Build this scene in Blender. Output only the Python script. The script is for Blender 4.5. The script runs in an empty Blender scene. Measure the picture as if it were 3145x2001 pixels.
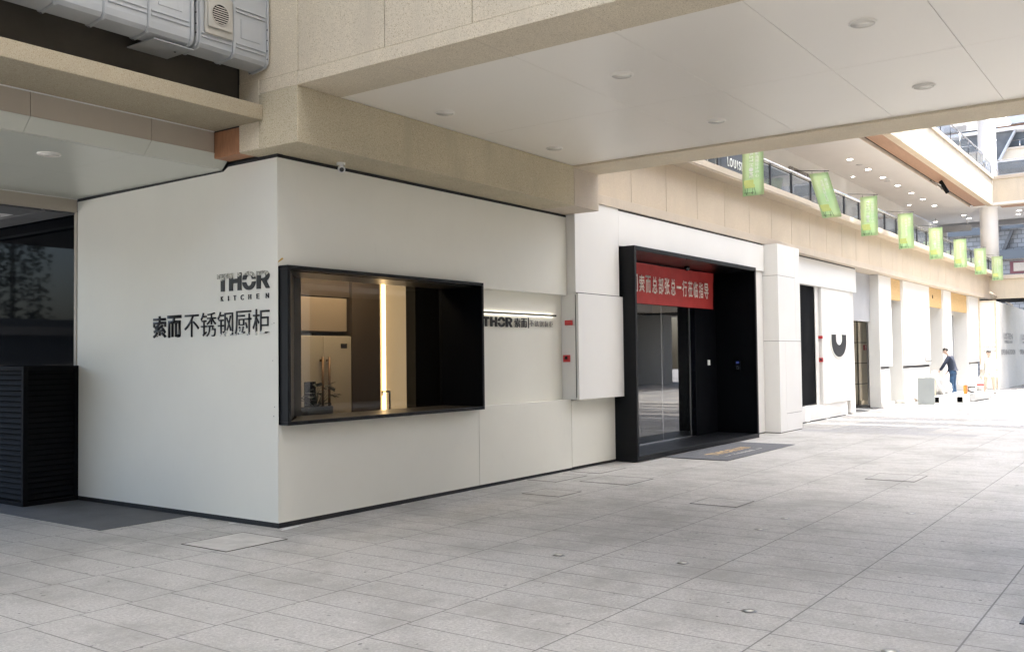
import bpy, bmesh, math, random
from mathutils import Vector, Matrix
random.seed(7)
S = bpy.context.scene
C = S.collection
R = math.radians
PI = math.pi

# ------------------------------------------------------------------ camera
YAW, PIT, ROL, FPX = R(35.794), R(1.915), R(-0.688), 2913.3
fw = Vector((math.cos(PIT)*math.cos(YAW), math.cos(PIT)*math.sin(YAW), math.sin(PIT)))
r0 = Vector((math.sin(YAW), -math.cos(YAW), 0)); u0 = r0.cross(fw)
rt = r0*math.cos(ROL) + u0*math.sin(ROL); up = -r0*math.sin(ROL) + u0*math.cos(ROL)
cd = bpy.data.cameras.new('camera'); cam = bpy.data.objects.new('camera', cd); C.objects.link(cam)
M = Matrix((rt, up, -fw)).transposed().to_4x4(); M.translation = Vector((-6.141, -7.234, 1.62))
cam.matrix_world = M
cd.sensor_width = 36.0; cd.lens = 36.0*FPX/3145.0; cd.clip_start = 0.05; cd.clip_end = 600
S.camera = cam

# ------------------------------------------------------------------ light
SUN_EL, SUN_AZ = 74.0, -62.0         # azimuth of the sun measured from +X towards +Y
world = bpy.data.worlds.new('World'); S.world = world; world.use_nodes = True
wn = world.node_tree.nodes; wl = world.node_tree.links
bg = wn['Background']; sky = wn.new('ShaderNodeTexSky'); sky.sky_type = 'NISHITA'
sky.sun_disc = False; sky.sun_elevation = R(SUN_EL); sky.sun_rotation = R(90-SUN_AZ)
sky.air_density = 1.0; sky.dust_density = 4.0; sky.ozone_density = 1.0
wl.new(sky.outputs[0], bg.inputs[0]); bg.inputs[1].default_value = 0.15
sl = bpy.data.lights.new('sun', 'SUN'); sl.energy = 2.7; sl.angle = R(0.6); sl.color = (1.0, 0.955, 0.89)
so = bpy.data.objects.new('sun', sl); C.objects.link(so)
sd = Vector((math.cos(R(SUN_EL))*math.cos(R(SUN_AZ)), math.cos(R(SUN_EL))*math.sin(R(SUN_AZ)), math.sin(R(SUN_EL))))
so.rotation_euler = sd.to_track_quat('Z', 'Y').to_euler(); so.location = (10, -20, 40)
S.view_settings.view_transform = 'Standard'; S.view_settings.look = 'None'
S.view_settings.exposure = 2.52; S.view_settings.gamma = 1.0
S.render.engine = 'CYCLES'
cy = S.cycles; cy.use_denoising = True; cy.max_bounces = 10; cy.diffuse_bounces = 6; cy.glossy_bounces = 4
cy.transmission_bounces = 6; cy.transparent_max_bounces = 10; cy.caustics_reflective = False; cy.caustics_refractive = False
cy.sample_clamp_indirect = 6.0

# ------------------------------------------------------------------ materials
MAT = {}
def base_mat(name):
    m = bpy.data.materials.new(name); m.use_nodes = True
    MAT[name] = m
    return m, m.node_tree.nodes, m.node_tree.links, m.node_tree.nodes['Principled BSDF']
def col4(c): return (c[0], c[1], c[2], 1)
def mixc(n, l, fac, a, b):
    x = n.new('ShaderNodeMix'); x.data_type = 'RGBA'
    if hasattr(fac, 'links'): l.new(fac, x.inputs[0])
    else: x.inputs[0].default_value = fac
    for v, i in ((a, 6), (b, 7)):
        if hasattr(v, 'links'): l.new(v, x.inputs[i])
        else: x.inputs[i].default_value = col4(v)
    return x.outputs[2]
def ramp(n, l, src, p0, p1, c0=(0,0,0), c1=(1,1,1)):
    r = n.new('ShaderNodeValToRGB'); r.color_ramp.elements[0].position = p0; r.color_ramp.elements[1].position = p1
    r.color_ramp.elements[0].color = col4(c0); r.color_ramp.elements[1].color = col4(c1)
    l.new(src, r.inputs[0]); return r.outputs[0]
def coords(n, l, scale=(1,1,1)):
    t = n.new('ShaderNodeTexCoord'); mp = n.new('ShaderNodeMapping'); mp.inputs['Scale'].default_value = scale
    l.new(t.outputs['Object'], mp.inputs[0]); return mp.outputs[0]
def noise(n, l, vec, sc, det=3, rough=.55, out=0):
    x = n.new('ShaderNodeTexNoise'); x.inputs['Scale'].default_value = sc; x.inputs['Detail'].default_value = det
    x.inputs['Roughness'].default_value = rough; l.new(vec, x.inputs['Vector']); return x.outputs[out]
def bump(n, l, b, h, strength, dist=.01):
    x = n.new('ShaderNodeBump'); x.inputs['Strength'].default_value = strength; x.inputs['Distance'].default_value = dist
    l.new(h, x.inputs['Height']); l.new(x.outputs[0], b.inputs['Normal'])
def paint(name, c, rough=.45, metal=0, var=.06, vs=1.3, bs=0, bscale=60, spec=.5, coat=0, wear=0, rv=1):
    """plain surface with a little cloudy dirt and uneven gloss"""
    m, n, l, b = base_mat(name)
    v = coords(n, l)
    nz = noise(n, l, v, vs, 5, .6)
    dk = tuple(x*(1-var*1.6) for x in c); lt = tuple(min(1, x*(1+var*.6)) for x in c)
    o = mixc(n, l, ramp(n, l, nz, .3, .7), dk, lt)
    if wear:
        w = noise(n, l, coords(n, l, (1,1,.25)), 9, 6, .7)
        o = mixc(n, l, ramp(n, l, w, .60, .80), o, tuple(x*(1-wear) for x in c))
    l.new(o, b.inputs['Base Color'])
    b.inputs['Metallic'].default_value = metal; b.inputs['Specular IOR Level'].default_value = spec
    rr = n.new('ShaderNodeMapRange'); rr.inputs[3].default_value = max(.02, rough-.07*rv); rr.inputs[4].default_value = min(1, rough+.09*rv)
    l.new(noise(n, l, v, vs*2.3, 4), rr.inputs[0]); l.new(rr.outputs[0], b.inputs['Roughness'])
    if coat: b.inputs['Coat Weight'].default_value = coat; b.inputs['Coat Roughness'].default_value = .08
    if bs: bump(n, l, b, noise(n, l, v, bscale, 3), bs)
    return m
def emit(name, c, s, base=(.8,.8,.8)):
    m, n, l, b = base_mat(name); b.inputs['Base Color'].default_value = col4(base)
    b.inputs['Emission Color'].default_value = col4(c); b.inputs['Emission Strength'].default_value = s; return m
def glass(name, tint, rough=.0, opac=.35, c=(.02,.02,.02), ior=1.5, k=1.0):
    """architectural pane: thin, tinted see-through with a sharp reflection"""
    m, n, l, b = base_mat(name)
    out = [x for x in n if x.type == 'OUTPUT_MATERIAL'][0]
    tr = n.new('ShaderNodeBsdfTransparent'); tr.inputs[0].default_value = col4(tint)
    gl = n.new('ShaderNodeBsdfGlossy'); gl.inputs['Roughness'].default_value = rough; gl.inputs[0].default_value = (.95,.95,.95,1)
    df = n.new('ShaderNodeBsdfDiffuse'); df.inputs[0].default_value = col4(c)
    m1 = n.new('ShaderNodeMixShader'); m1.inputs[0].default_value = opac
    l.new(tr.outputs[0], m1.inputs[1]); l.new(df.outputs[0], m1.inputs[2])
    fr = n.new('ShaderNodeFresnel'); fr.inputs[0].default_value = ior
    ge = n.new('ShaderNodeNewGeometry'); sb = n.new('ShaderNodeMath'); sb.operation = 'SUBTRACT'; sb.inputs[0].default_value = k; l.new(ge.outputs['Backfacing'], sb.inputs[1])
    ml = n.new('ShaderNodeMath'); ml.operation = 'MULTIPLY'; l.new(fr.outputs[0], ml.inputs[0]); l.new(sb.outputs[0], ml.inputs[1])
    m2 = n.new('ShaderNodeMixShader'); l.new(ml.outputs[0], m2.inputs[0]); l.new(m1.outputs[0], m2.inputs[1]); l.new(gl.outputs[0], m2.inputs[2])
    l.new(m2.outputs[0], out.inputs[0]); return m

paint('white_panel', (.765,.755,.68), .40, var=.03, vs=.6, spec=.45, rv=.5, bs=.10, bscale=1.6, wear=.05)
paint('white_panel_far', (.76,.75,.72), .5, var=.03, vs=.5)
paint('white_soft', (.72,.72,.70), .6, var=.03)
paint('grey_panel', (.42,.43,.45), .45, var=.08, wear=.12)
paint('black_trim', (.006,.006,.0065), .55, var=.3, vs=8, bs=.3, bscale=30)
paint('black_frame', (.0048,.0056,.0068), .42, var=.15, vs=3, spec=.22)
paint('black_gloss', (.004,.005,.007), .16, var=.1, vs=3)
paint('black_matte', (.003,.0035,.0045), .7, var=.1, spec=.06)
paint('black_satin', (.006,.006,.007), .30, var=.1, spec=.22)
paint('bronze_reveal', (.05,.045,.038), .30, metal=.4, var=.15, vs=6)
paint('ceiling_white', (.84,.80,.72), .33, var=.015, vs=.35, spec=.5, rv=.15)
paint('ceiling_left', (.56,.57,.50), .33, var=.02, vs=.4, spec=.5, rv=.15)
paint('gallery_ceiling', (.70,.69,.68), .7, var=.02)
paint('taupe_panel', (.45,.40,.33), .5, var=.04)
paint('downlight_ring', (.82,.79,.72), .3, var=.02)
paint('downlight_glass', (.88,.85,.77), .2, var=.02)
paint('duct_plastic', (.40,.415,.42), .33, var=.05, vs=3, wear=.10, spec=.5)
paint('vent_cover', (.42,.40,.35), .5, var=.06)
paint('screw_metal', (.08,.075,.07), .4, metal=.8)
paint('dark_recess', (.075,.066,.052), .8, var=.2)
paint('steel', (.62,.62,.62), .22, metal=1, var=.05)
paint('steel_dark', (.06,.06,.065), .35, metal=.6, var=.05)
paint('red_plastic', (.55,.035,.04), .35, var=.05)
paint('white_plastic', (.75,.75,.73), .35, var=.03)
paint('fridge_cream', (.55,.47,.36), .35, var=.03)
paint('brass', (.17,.095,.045), .4, metal=.5, var=.05)
paint('cabinet_brown', (.085,.062,.042), .45, var=.08)
paint('cabinet_tan', (.36,.28,.20), .45, var=.05)
paint('leaf_dark', (.012,.028,.012), .4, var=.3, vs=20)
paint('mat_grey', (.15,.155,.165), .95, var=.12, vs=30, bs=.8, bscale=350)
paint('mat_gold', (.50,.36,.20), .9, var=.15, vs=40)
paint('mat_white', (.5,.49,.47), .9, var=.15, vs=40)
paint('louvre_dark', (.004,.0042,.005), .75, spec=.15, var=.25, vs=5)
paint('slab_grey', (.105,.108,.11), .75, var=.15, vs=2.5, bs=.2, bscale=90, wear=.15)
paint('col_white', (.86,.86,.86), .45, var=.02)
paint('cabinet_grey', (.30,.33,.34), .3, var=.06, spec=.6)
paint('cardboard', (.40,.30,.20), .8, var=.08)
paint('plastic_bag', (.50,.51,.52), .45, var=.08, vs=6, bs=.6, bscale=14)
paint('profile_white', (.55,.55,.54), .35, var=.03)
paint('orange', (.75,.22,.03), .5, var=.05)
paint('skin', (.58,.42,.34), .5, var=.05, vs=12)
paint('hair', (.012,.010,.009), .5, var=.2, vs=40)
paint('jacket_navy', (.022,.030,.055), .8, var=.15, vs=9, bs=.4, bscale=18)
paint('jeans_blue', (.035,.085,.17), .85, var=.35, vs=8, bs=.4, bscale=18)
paint('cloth_white', (.82,.81,.76), .8, var=.04, vs=9, bs=.4, bscale=14)
paint('shoe_dark', (.03,.03,.035), .6)
paint('shoe_white', (.6,.6,.6), .6)
paint('banner_red', (.50,.040,.036), .65, var=.12, vs=2.4, bs=.5, bscale=3.5)
paint('banner_text', (.92,.80,.74), .7, var=.05)
paint('text_black', (.006,.006,.007), .35, var=.1, spec=.3)
paint('letter_grey', (.33,.32,.31), .35, metal=.7)
paint('sign_dark', (.055,.058,.065), .4, var=.1)
paint('maroon', (.16,.06,.085), .5, var=.15, vs=2)
paint('print_white', (.88,.90,.84), .6)
paint('print_yellow', (.60,.68,.24), .6, var=.1)
paint('print_dark', (.05,.10,.04), .6)
paint('tape_yellow', (.60,.38,.09), .5)
paint('timber', (.66,.56,.44), .7, var=.12, vs=6)
paint('lid_stone', (.52,.505,.47), .6, var=.16, vs=4, bs=.3, bscale=80)
paint('joint_grey', (.20,.195,.18), .8)
paint('stud_metal', (.32,.32,.31), .38, metal=1)
paint('opp_wall', (.55,.50,.42), .6, var=.04)
paint('opp_dark', (.06,.07,.08), .3)
emit('led_warm', (1.0, .70, .38), 2.0)
emit('led_panel', (1.0, .72, .42), .10, (.5,.38,.24))
emit('lamp_on', (1.0, .97, .92), 4.0)
emit('lamp_strip', (1.0, .93, .82), 1.6)
emit('room_fill_lamp', (1.0, .80, .58), 4.6)  # glow of the added fill light in the window room
emit('screen_blue', (.06,.14,.8), .03, (.02,.02,.05))
glass('glass_clear', (.80,.80,.76), opac=.10, c=(.05,.05,.05), ior=1.55)
glass('glass_door', (.42,.43,.42), opac=.30, c=(.02,.022,.022), ior=1.9)
glass('glass_dark', (.05,.06,.07), opac=.75, c=(.004,.005,.007), ior=1.33, k=.33, rough=.035)
glass('glass_rail', (.60,.63,.65), opac=.42, c=(.22,.24,.26), ior=1.5)
glass('glass_film', (.7,.72,.74), rough=.15, opac=.6, c=(.55,.57,.60), ior=1.4)
glass('glass_blue', (.5,.54,.57), rough=.1, opac=.85, c=(.15,.17,.19), ior=1.25)

def stone(name, c, fleck=.55, sc=1.0, sk=.86):
    """sprayed real-stone paint: beige ground, brown and pale flecks"""
    m, n, l, b = base_mat(name); v = coords(n, l)
    o = mixc(n, l, ramp(n, l, noise(n, l, v, 1.1, 5, .6), .3, .7), tuple(x*.90 for x in c), tuple(min(1, x*1.04) for x in c))
    g = noise(n, l, v, 130*sc, 2, .5)
    o = mixc(n, l, ramp(n, l, g, .56, .66), o, (c[0]*fleck, c[1]*fleck*.9, c[2]*fleck*.72))
    g2 = noise(n, l, coords(n, l, (1.3,.9,1.1)), 95*sc, 2, .5)
    o = mixc(n, l, ramp(n, l, g2, .60, .70), o, tuple(min(1, x*1.28) for x in c))
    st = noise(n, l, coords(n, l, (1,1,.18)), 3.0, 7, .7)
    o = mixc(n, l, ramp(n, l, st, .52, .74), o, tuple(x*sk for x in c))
    l.new(o, b.inputs['Base Color']); b.inputs['Roughness'].default_value = .85
    bump(n, l, b, g, .45, .004); return m
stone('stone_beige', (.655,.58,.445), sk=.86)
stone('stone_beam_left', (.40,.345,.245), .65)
stone('stone_shade', (.53,.468,.335), .52, sk=.80)  # darker copy of the beige stone, shade under the bridge in its colour
stone('stone_upper', (.57,.485,.375), .75, 1.2, .90)
stone('stone_trim', (.55,.48,.395), .85, 1.2)
stone('stone_bridge_lit', (.68,.60,.465), .8, 1.1)  # paler copy of the beam stone, the far beam's brighter light in its colour
stone('stone_plain', (.60,.53,.42), .9, 1.3)
stone('tile_beige', (.74,.66,.52), .85)

def wood(name, c, ax=(1,1,1), contrast=.3):
    m, n, l, b = base_mat(name)
    v = coords(n, l, ax); g = noise(n, l, v, 7, 7, .65)
    o = mixc(n, l, ramp(n, l, g, .35, .65), tuple(x*(1-contrast) for x in c), c)
    l.new(o, b.inputs['Base Color']); b.inputs['Roughness'].default_value = .6; return m
wood('plywood', (.66,.44,.19), (.6,.6,5), .18)
wood('wood_orange', (.42,.20,.10), (3,3,.8), .25)
wood('wood_soffit', (.40,.24,.155), (.4,5,5), .22)

def paving():
    m, n, l, b = base_mat('paving'); v = coords(n, l)
    def bricks(c1, c2, mort, msize):
        br = n.new('ShaderNodeTexBrick'); mp = n.new('ShaderNodeMapping')
        mp.inputs['Location'].default_value = (.03, .385, 0)
        l.new(v, mp.inputs[0]); l.new(mp.outputs[0], br.inputs['Vector'])
        br.offset = .14; br.offset_frequency = 2; br.squash = 1.0
        br.inputs['Scale'].default_value = 1.0; br.inputs['Brick Width'].default_value = .338; br.inputs['Row Height'].default_value = .957
        br.inputs['Mortar Size'].default_value = msize; br.inputs['Mortar Smooth'].default_value = .25; br.inputs['Bias'].default_value = -.1
        br.inputs['Color1'].default_value = col4(c1); br.inputs['Color2'].default_value = col4(c2); br.inputs['Mortar'].default_value = col4(mort)
        return br
    br = bricks((.475,.465,.440), (.518,.505,.478), (.44,.43,.41), .0001)
    o = br.outputs[0]
    # far part of the street: blocks of alternating grey and pale granite
    ck = n.new('ShaderNodeTexNoise'); ck.inputs['Scale'].default_value = 1.0; ck.inputs['Detail'].default_value = 0
    sn = n.new('ShaderNodeVectorMath'); sn.operation = 'SNAP'; sn.inputs[1].default_value = (1.38, .957, 50)
    l.new(v, sn.inputs[0]); sc2 = n.new('ShaderNodeVectorMath'); sc2.operation = 'MULTIPLY'; sc2.inputs[1].default_value = (3.17, 5.31, 0)
    l.new(sn.outputs[0], sc2.inputs[0]); l.new(sc2.outputs[0], ck.inputs['Vector'])
    sp = n.new('ShaderNodeSeparateXYZ'); l.new(v, sp.inputs[0])
    far = n.new('ShaderNodeMapRange'); far.inputs[1].default_value = 13.0; far.inputs[2].default_value = 13.4; l.new(sp.outputs[0], far.inputs[0])
    mul = n.new('ShaderNodeMath'); mul.operation = 'MULTIPLY'; l.new(far.outputs[0], mul.inputs[0]); l.new(ramp(n, l, ck.outputs[0], .50, .52), mul.inputs[1])
    o = mixc(n, l, mul.outputs[0], o, (.30,.305,.32))
    # fine granite grain, cloudy dirt, scuffs and spots
    o = mixc(n, l, ramp(n, l, noise(n, l, v, 48, 6, .85), .40, .62, (0,0,0), (.75,.75,.75)), o, (.25,.243,.228))
    o = mixc(n, l, ramp(n, l, noise(n, l, coords(n, l, (1.2,.9,1)), 40, 5, .8), .52, .66, (0,0,0), (.60,.60,.60)), o, (.66,.65,.62))
    o = mixc(n, l, ramp(n, l, noise(n, l, v, .9, 8, .74), .46, .62, (0,0,0), (.70,.70,.70)), o, (.27,.262,.24))
    o = mixc(n, l, ramp(n, l, noise(n, l, coords(n, l, (2.6,1,1)), 3.2, 9, .78), .56, .66, (0,0,0), (.50,.50,.50)), o, (.20,.195,.18))
    o = mixc(n, l, ramp(n, l, noise(n, l, coords(n, l, (1,1.7,1)), 6.0, 4, .65), .67, .70, (0,0,0), (.60,.60,.60)), o, (.16,.16,.155))
    o = mixc(n, l, ramp(n, l, noise(n, l, v, 15, 1, .5), .75, .765, (0,0,0), (.8,.8,.8)), o, (.10,.10,.10))
    jt = bricks((0,0,0), (0,0,0), (1,1,1), .0062)
    jn = n.new('ShaderNodeMath'); jn.operation = 'MULTIPLY'; l.new(jt.outputs[1], jn.inputs[0])
    l.new(ramp(n, l, noise(n, l, v, 1.7, 3), .30, .62, (.62,.62,.62), (1,1,1)), jn.inputs[1])
    o = mixc(n, l, jn.outputs[0], o, (.15,.145,.135))
    # long continuous joints
    md = n.new('ShaderNodeMath'); md.operation = 'PINGPONG'; md.inputs[1].default_value = .4785
    ad = n.new('ShaderNodeMath'); ad.operation = 'ADD'; ad.inputs[1].default_value = .385+.957*40; l.new(sp.outputs[1], ad.inputs[0]); l.new(ad.outputs[0], md.inputs[0])
    lt = n.new('ShaderNodeMath'); lt.operation = 'LESS_THAN'; lt.inputs[1].default_value = .0034; l.new(md.outputs[0], lt.inputs[0])
    lm = n.new('ShaderNodeMath'); lm.operation = 'MULTIPLY'; lm.inputs[1].default_value = .75; l.new(lt.outputs[0], lm.inputs[0])
    o = mixc(n, l, lm.outputs[0], o, (.15,.145,.135))
    l.new(o, b.inputs['Base Color'])
    rr = n.new('ShaderNodeMapRange'); rr.inputs[3].default_value = .42; rr.inputs[4].default_value = .72
    l.new(noise(n, l, v, 2.0, 5), rr.inputs[0]); l.new(rr.outputs[0], b.inputs['Roughness'])
    inv = n.new('ShaderNodeMath'); inv.operation = 'MULTIPLY_ADD'; inv.inputs[1].default_value = -1.2; l.new(jt.outputs[1], inv.inputs[0]); l.new(noise(n, l, v, 170, 3), inv.inputs[2])
    bump(n, l, b, inv.outputs[0], .25, .003)
paving()

def letter_film():
    """glossy black letters with torn pieces of pale mirror film left on them"""
    m, n, l, b = base_mat('letter_film'); v = coords(n, l)
    sp = n.new('ShaderNodeSeparateXYZ'); l.new(v, sp.inputs[0])
    mr = n.new('ShaderNodeMapRange'); mr.inputs[1].default_value = .085; mr.inputs[2].default_value = .150; l.new(sp.outputs[2], mr.inputs[0])
    mg = n.new('ShaderNodeMapRange'); mg.inputs[1].default_value = .80; mg.inputs[2].default_value = .35; l.new(sp.outputs[1], mg.inputs[0])
    nz = noise(n, l, v, 11, 3, .6)
    a = n.new('ShaderNodeMath'); a.operation = 'MULTIPLY_ADD'; a.inputs[1].default_value = .42; l.new(mr.outputs[0], a.inputs[0]); l.new(nz, a.inputs[2])
    f = ramp(n, l, a.outputs[0], .83, .84)
    g = noise(n, l, coords(n, l, (1,1,2)), 38, 3, .6)
    fc = mixc(n, l, ramp(n, l, g, .40, .62), (.16,.155,.13), (.66,.65,.56))
    l.new(mixc(n, l, f, (.006,.006,.007), fc), b.inputs['Base Color']); b.inputs['Roughness'].default_value = .35
    b.inputs['Specular IOR Level'].default_value = .4
letter_film()
def letter_film2():
    m, n, l, b = base_mat('letter_film_low'); v = coords(n, l)
    sp = n.new('ShaderNodeSeparateXYZ'); l.new(v, sp.inputs[0])
    mr = n.new('ShaderNodeMapRange'); mr.inputs[1].default_value = .11; mr.inputs[2].default_value = .02; l.new(sp.outputs[2], mr.inputs[0])
    a = n.new('ShaderNodeMath'); a.operation = 'MULTIPLY_ADD'; a.inputs[1].default_value = .35; l.new(mr.outputs[0], a.inputs[0]); l.new(noise(n, l, v, 15, 3, .6), a.inputs[2])
    f = ramp(n, l, a.outputs[0], .83, .84)
    l.new(mixc(n, l, f, (.006,.006,.007), (.80,.80,.75)), b.inputs['Base Color']); b.inputs['Roughness'].default_value = .3
    b.inputs['Specular IOR Level'].default_value = .4
letter_film2()
def banner_green():
    m, n, l, b = base_mat('banner_green'); v = coords(n, l)
    nz = noise(n, l, v, 1.7, 2, .5)
    o = mixc(n, l, ramp(n, l, nz, .35, .65), (.72,.81,.52), (.52,.73,.46))
    l.new(o, b.inputs['Base Color']); b.inputs['Roughness'].default_value = .6
    b.inputs['Transmission Weight'].default_value = 0
banner_green()
def membrane():
    m, n, l, b = base_mat('shade_membrane')
    out = [x for x in n if x.type == 'OUTPUT_MATERIAL'][0]
    tl = n.new('ShaderNodeBsdfTranslucent'); tl.inputs[0].default_value = (.93,.92,.89,1)
    df = n.new('ShaderNodeBsdfDiffuse'); df.inputs[0].default_value = (.7,.7,.7,1)
    mx = n.new('ShaderNodeMixShader'); mx.inputs[0].default_value = .2
    l.new(tl.outputs[0], mx.inputs[1]); l.new(df.outputs[0], mx.inputs[2]); l.new(mx.outputs[0], out.inputs[0])
membrane()
def scales():
    """metal scale cladding: rows of overlapping rounded shingles"""
    m, n, l, b = base_mat('scale_cladding'); v = coords(n, l)
    sp = n.new('ShaderNodeSeparateXYZ'); l.new(v, sp.inputs[0])
    cb = n.new('ShaderNodeCombineXYZ'); l.new(sp.outputs[1], cb.inputs[0]); l.new(sp.outputs[2], cb.inputs[1])
    br = n.new('ShaderNodeTexBrick'); l.new(cb.outputs[0], br.inputs['Vector']); br.offset = .5
    br.inputs['Scale'].default_value = 1; br.inputs['Brick Width'].default_value = .46; br.inputs['Row Height'].default_value = .27; br.inputs['Mortar Size'].default_value = .028; br.inputs['Mortar Smooth'].default_value = .8
    br.inputs['Color1'].default_value = (.22,.225,.23,1); br.inputs['Color2'].default_value = (.30,.31,.32,1); br.inputs['Mortar'].default_value = (.09,.095,.10,1)
    l.new(br.outputs[0], b.inputs['Base Color']); b.inputs['Metallic'].default_value = .2; b.inputs['Roughness'].default_value = .45
scales()

# ------------------------------------------------------------------ mesh helpers
ORG = {}
def box(bm, x0, x1, y0, y1, z0, z1, bev=0):
    if x0 > x1: x0, x1 = x1, x0
    if y0 > y1: y0, y1 = y1, y0
    if z0 > z1: z0, z1 = z1, z0
    vs = [bm.verts.new(p) for p in ((x0,y0,z0),(x1,y0,z0),(x1,y1,z0),(x0,y1,z0),(x0,y0,z1),(x1,y0,z1),(x1,y1,z1),(x0,y1,z1))]
    fs = [bm.faces.new([vs[i] for i in f]) for f in ((0,3,2,1),(4,5,6,7),(0,1,5,4),(1,2,6,5),(2,3,7,6),(3,0,4,7))]
    if bev:
        es = list({e for f in fs for e in f.edges})
        bmesh.ops.bevel(bm, geom=es, offset=bev, segments=2, affect='EDGES', profile=.5)
    return vs
def prism(bm, pts, axis, a, b, bev=0):
    """polygon pts in the plane normal to axis, extruded from a to b"""
    def P(p, t):
        return {'x': (t, p[0], p[1]), 'y': (p[0], t, p[1]), 'z': (p[0], p[1], t)}[axis]
    A = [bm.verts.new(P(p, a)) for p in pts]; B = [bm.verts.new(P(p, b)) for p in pts]
    n = len(pts); fs = []
    fs.append(bm.faces.new(A)); fs.append(bm.faces.new(B[::-1]))
    for i in range(n): fs.append(bm.faces.new((A[i], B[i], B[(i+1) % n], A[(i+1) % n])))
    bmesh.ops.recalc_face_normals(bm, faces=fs)
    if bev: bmesh.ops.bevel(bm, geom=list({e for f in fs for e in f.edges}), offset=bev, segments=2, affect='EDGES')
def tube(bm, a, b, r, r2=None, seg=14, caps=True):
    a, b = Vector(a), Vector(b); d = b-a; r2 = r if r2 is None else r2
    q = d.to_track_quat('Z', 'Y').to_matrix()
    A, B = [], []
    for i in range(seg):
        t = 2*PI*i/seg; o = q @ Vector((math.cos(t), math.sin(t), 0))
        A.append(bm.verts.new(a+o*r)); B.append(bm.verts.new(b+o*r2))
    for i in range(seg):
        f = bm.faces.new((A[i], A[(i+1) % seg], B[(i+1) % seg], B[i])); f.smooth = True
    if caps:
        bm.faces.new(A[::-1]); bm.faces.new(B)
def lathe(bm, c, prof, seg=32, axis='z'):
    """prof: list of (radius, height)"""
    rings = []
    for r, h in prof:
        ring = []
        for i in range(seg):
            t = 2*PI*i/seg; x, y = r*math.cos(t), r*math.sin(t)
            p = {'z': (x, y, h), 'x': (h, x, y), 'y': (x, h, y)}[axis]
            ring.append(bm.verts.new((c[0]+p[0], c[1]+p[1], c[2]+p[2])))
        rings.append(ring)
    fs = []
    for k in range(len(rings)-1):
        for i in range(seg):
            f = bm.faces.new((rings[k][i], rings[k][(i+1) % seg], rings[k+1][(i+1) % seg], rings[k+1][i])); f.smooth = True; fs.append(f)
    if prof[0][0] > 1e-4: fs.append(bm.faces.new(rings[0][::-1]))
    if prof[-1][0] > 1e-4: fs.append(bm.faces.new(rings[-1]))
    bmesh.ops.recalc_face_normals(bm, faces=fs)
def nb(): return bmesh.new()
def BX(*boxes, bev=0):
    bm = nb()
    for b in boxes: box(bm, *b, bev=bev)
    return bm
def thing(name, label, cat, loc=(0,0,0), group=None, kind=None):
    o = bpy.data.objects.new(name, None); o.empty_display_size = .2; C.objects.link(o); o.location = loc
    if kind: o['kind'] = kind
    else: o['label'] = label; o['category'] = cat
    if group: o['group'] = group
    ORG[o.name] = Vector(loc); return o
def part(name, bm, mat, parent, label=None, mesh=None):
    me = mesh
    if me is None:
        me = bpy.data.meshes.new(name); bm.to_mesh(me); bm.free()
    org = ORG[parent.name]; me.transform(Matrix.Translation(-org))
    o = bpy.data.objects.new(name, me); C.objects.link(o); me.materials.clear(); me.materials.append(MAT[mat]); o.parent = parent
    ORG[o.name] = org
    if label: o['label'] = label
    return o
def single(name, bm, mat, label, cat, group=None, kind=None, loc=None, mesh=None):
    me = mesh
    if me is None:
        me = bpy.data.meshes.new(name); bm.to_mesh(me); bm.free()
    if loc is None:
        xs = [v.co for v in me.vertices]
        loc = (sum(v.x for v in xs)/len(xs), sum(v.y for v in xs)/len(xs), min(v.z for v in xs))
    loc = Vector(loc); me.transform(Matrix.Translation(-loc))
    o = bpy.data.objects.new(name, me); C.objects.link(o); me.materials.clear(); me.materials.append(MAT[mat]); o.location = loc
    ORG[o.name] = loc
    if kind: o['kind'] = kind
    else: o['label'] = label; o['category'] = cat
    if group: o['group'] = group
    return o
def dup(root, loc, label=None, group=None):
    r = root.copy(); C.objects.link(r); r.location = loc
    if label: r['label'] = label
    if group: r['group'] = group
    for ch in list(root.children):
        c = ch.copy(); C.objects.link(c); c.parent = r
        for g in ch.children:
            d = g.copy(); C.objects.link(d); d.parent = c
    return r

def glyphs(txt, bold=0):
    cu = bpy.data.curves.new('glyph', 'FONT'); cu.body = txt; cu.offset = bold; cu.resolution_u = 3
    o = bpy.data.objects.new('glyph', cu); C.objects.link(o)
    dg = bpy.context.evaluated_depsgraph_get(); me = bpy.data.meshes.new_from_object(o.evaluated_get(dg))
    bm = nb(); bm.from_mesh(me); bpy.data.objects.remove(o); bpy.data.curves.remove(cu); bpy.data.meshes.remove(me)
    return bm
def place(bm, org, U, V, u0, u1, v0, v1, depth):
    """fit a flat glyph mesh into the rectangle u0..u1, v0..v1 of a plane and give it thickness"""
    xs = [v.co.x for v in bm.verts]; ys = [v.co.y for v in bm.verts]
    ax, bx_, ay, by = min(xs), max(xs), min(ys), max(ys)
    U, V, org = Vector(U), Vector(V), Vector(org); N = U.cross(V)
    sx = (u1-u0)/max(1e-6, bx_-ax); sy = (v1-v0)/max(1e-6, by-ay)
    bmesh.ops.remove_doubles(bm, verts=bm.verts, dist=1e-5)
    r = bmesh.ops.extrude_face_region(bm, geom=list(bm.faces))
    top = {g for g in r['geom'] if isinstance(g, bmesh.types.BMVert)}
    for v in bm.verts:
        x, y = v.co.x, v.co.y
        v.co = org + U*(u0+(x-ax)*sx) + V*(v0+(y-ay)*sy) + N*(depth if v in top else 0)
    bmesh.ops.recalc_face_normals(bm, faces=bm.faces)
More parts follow.
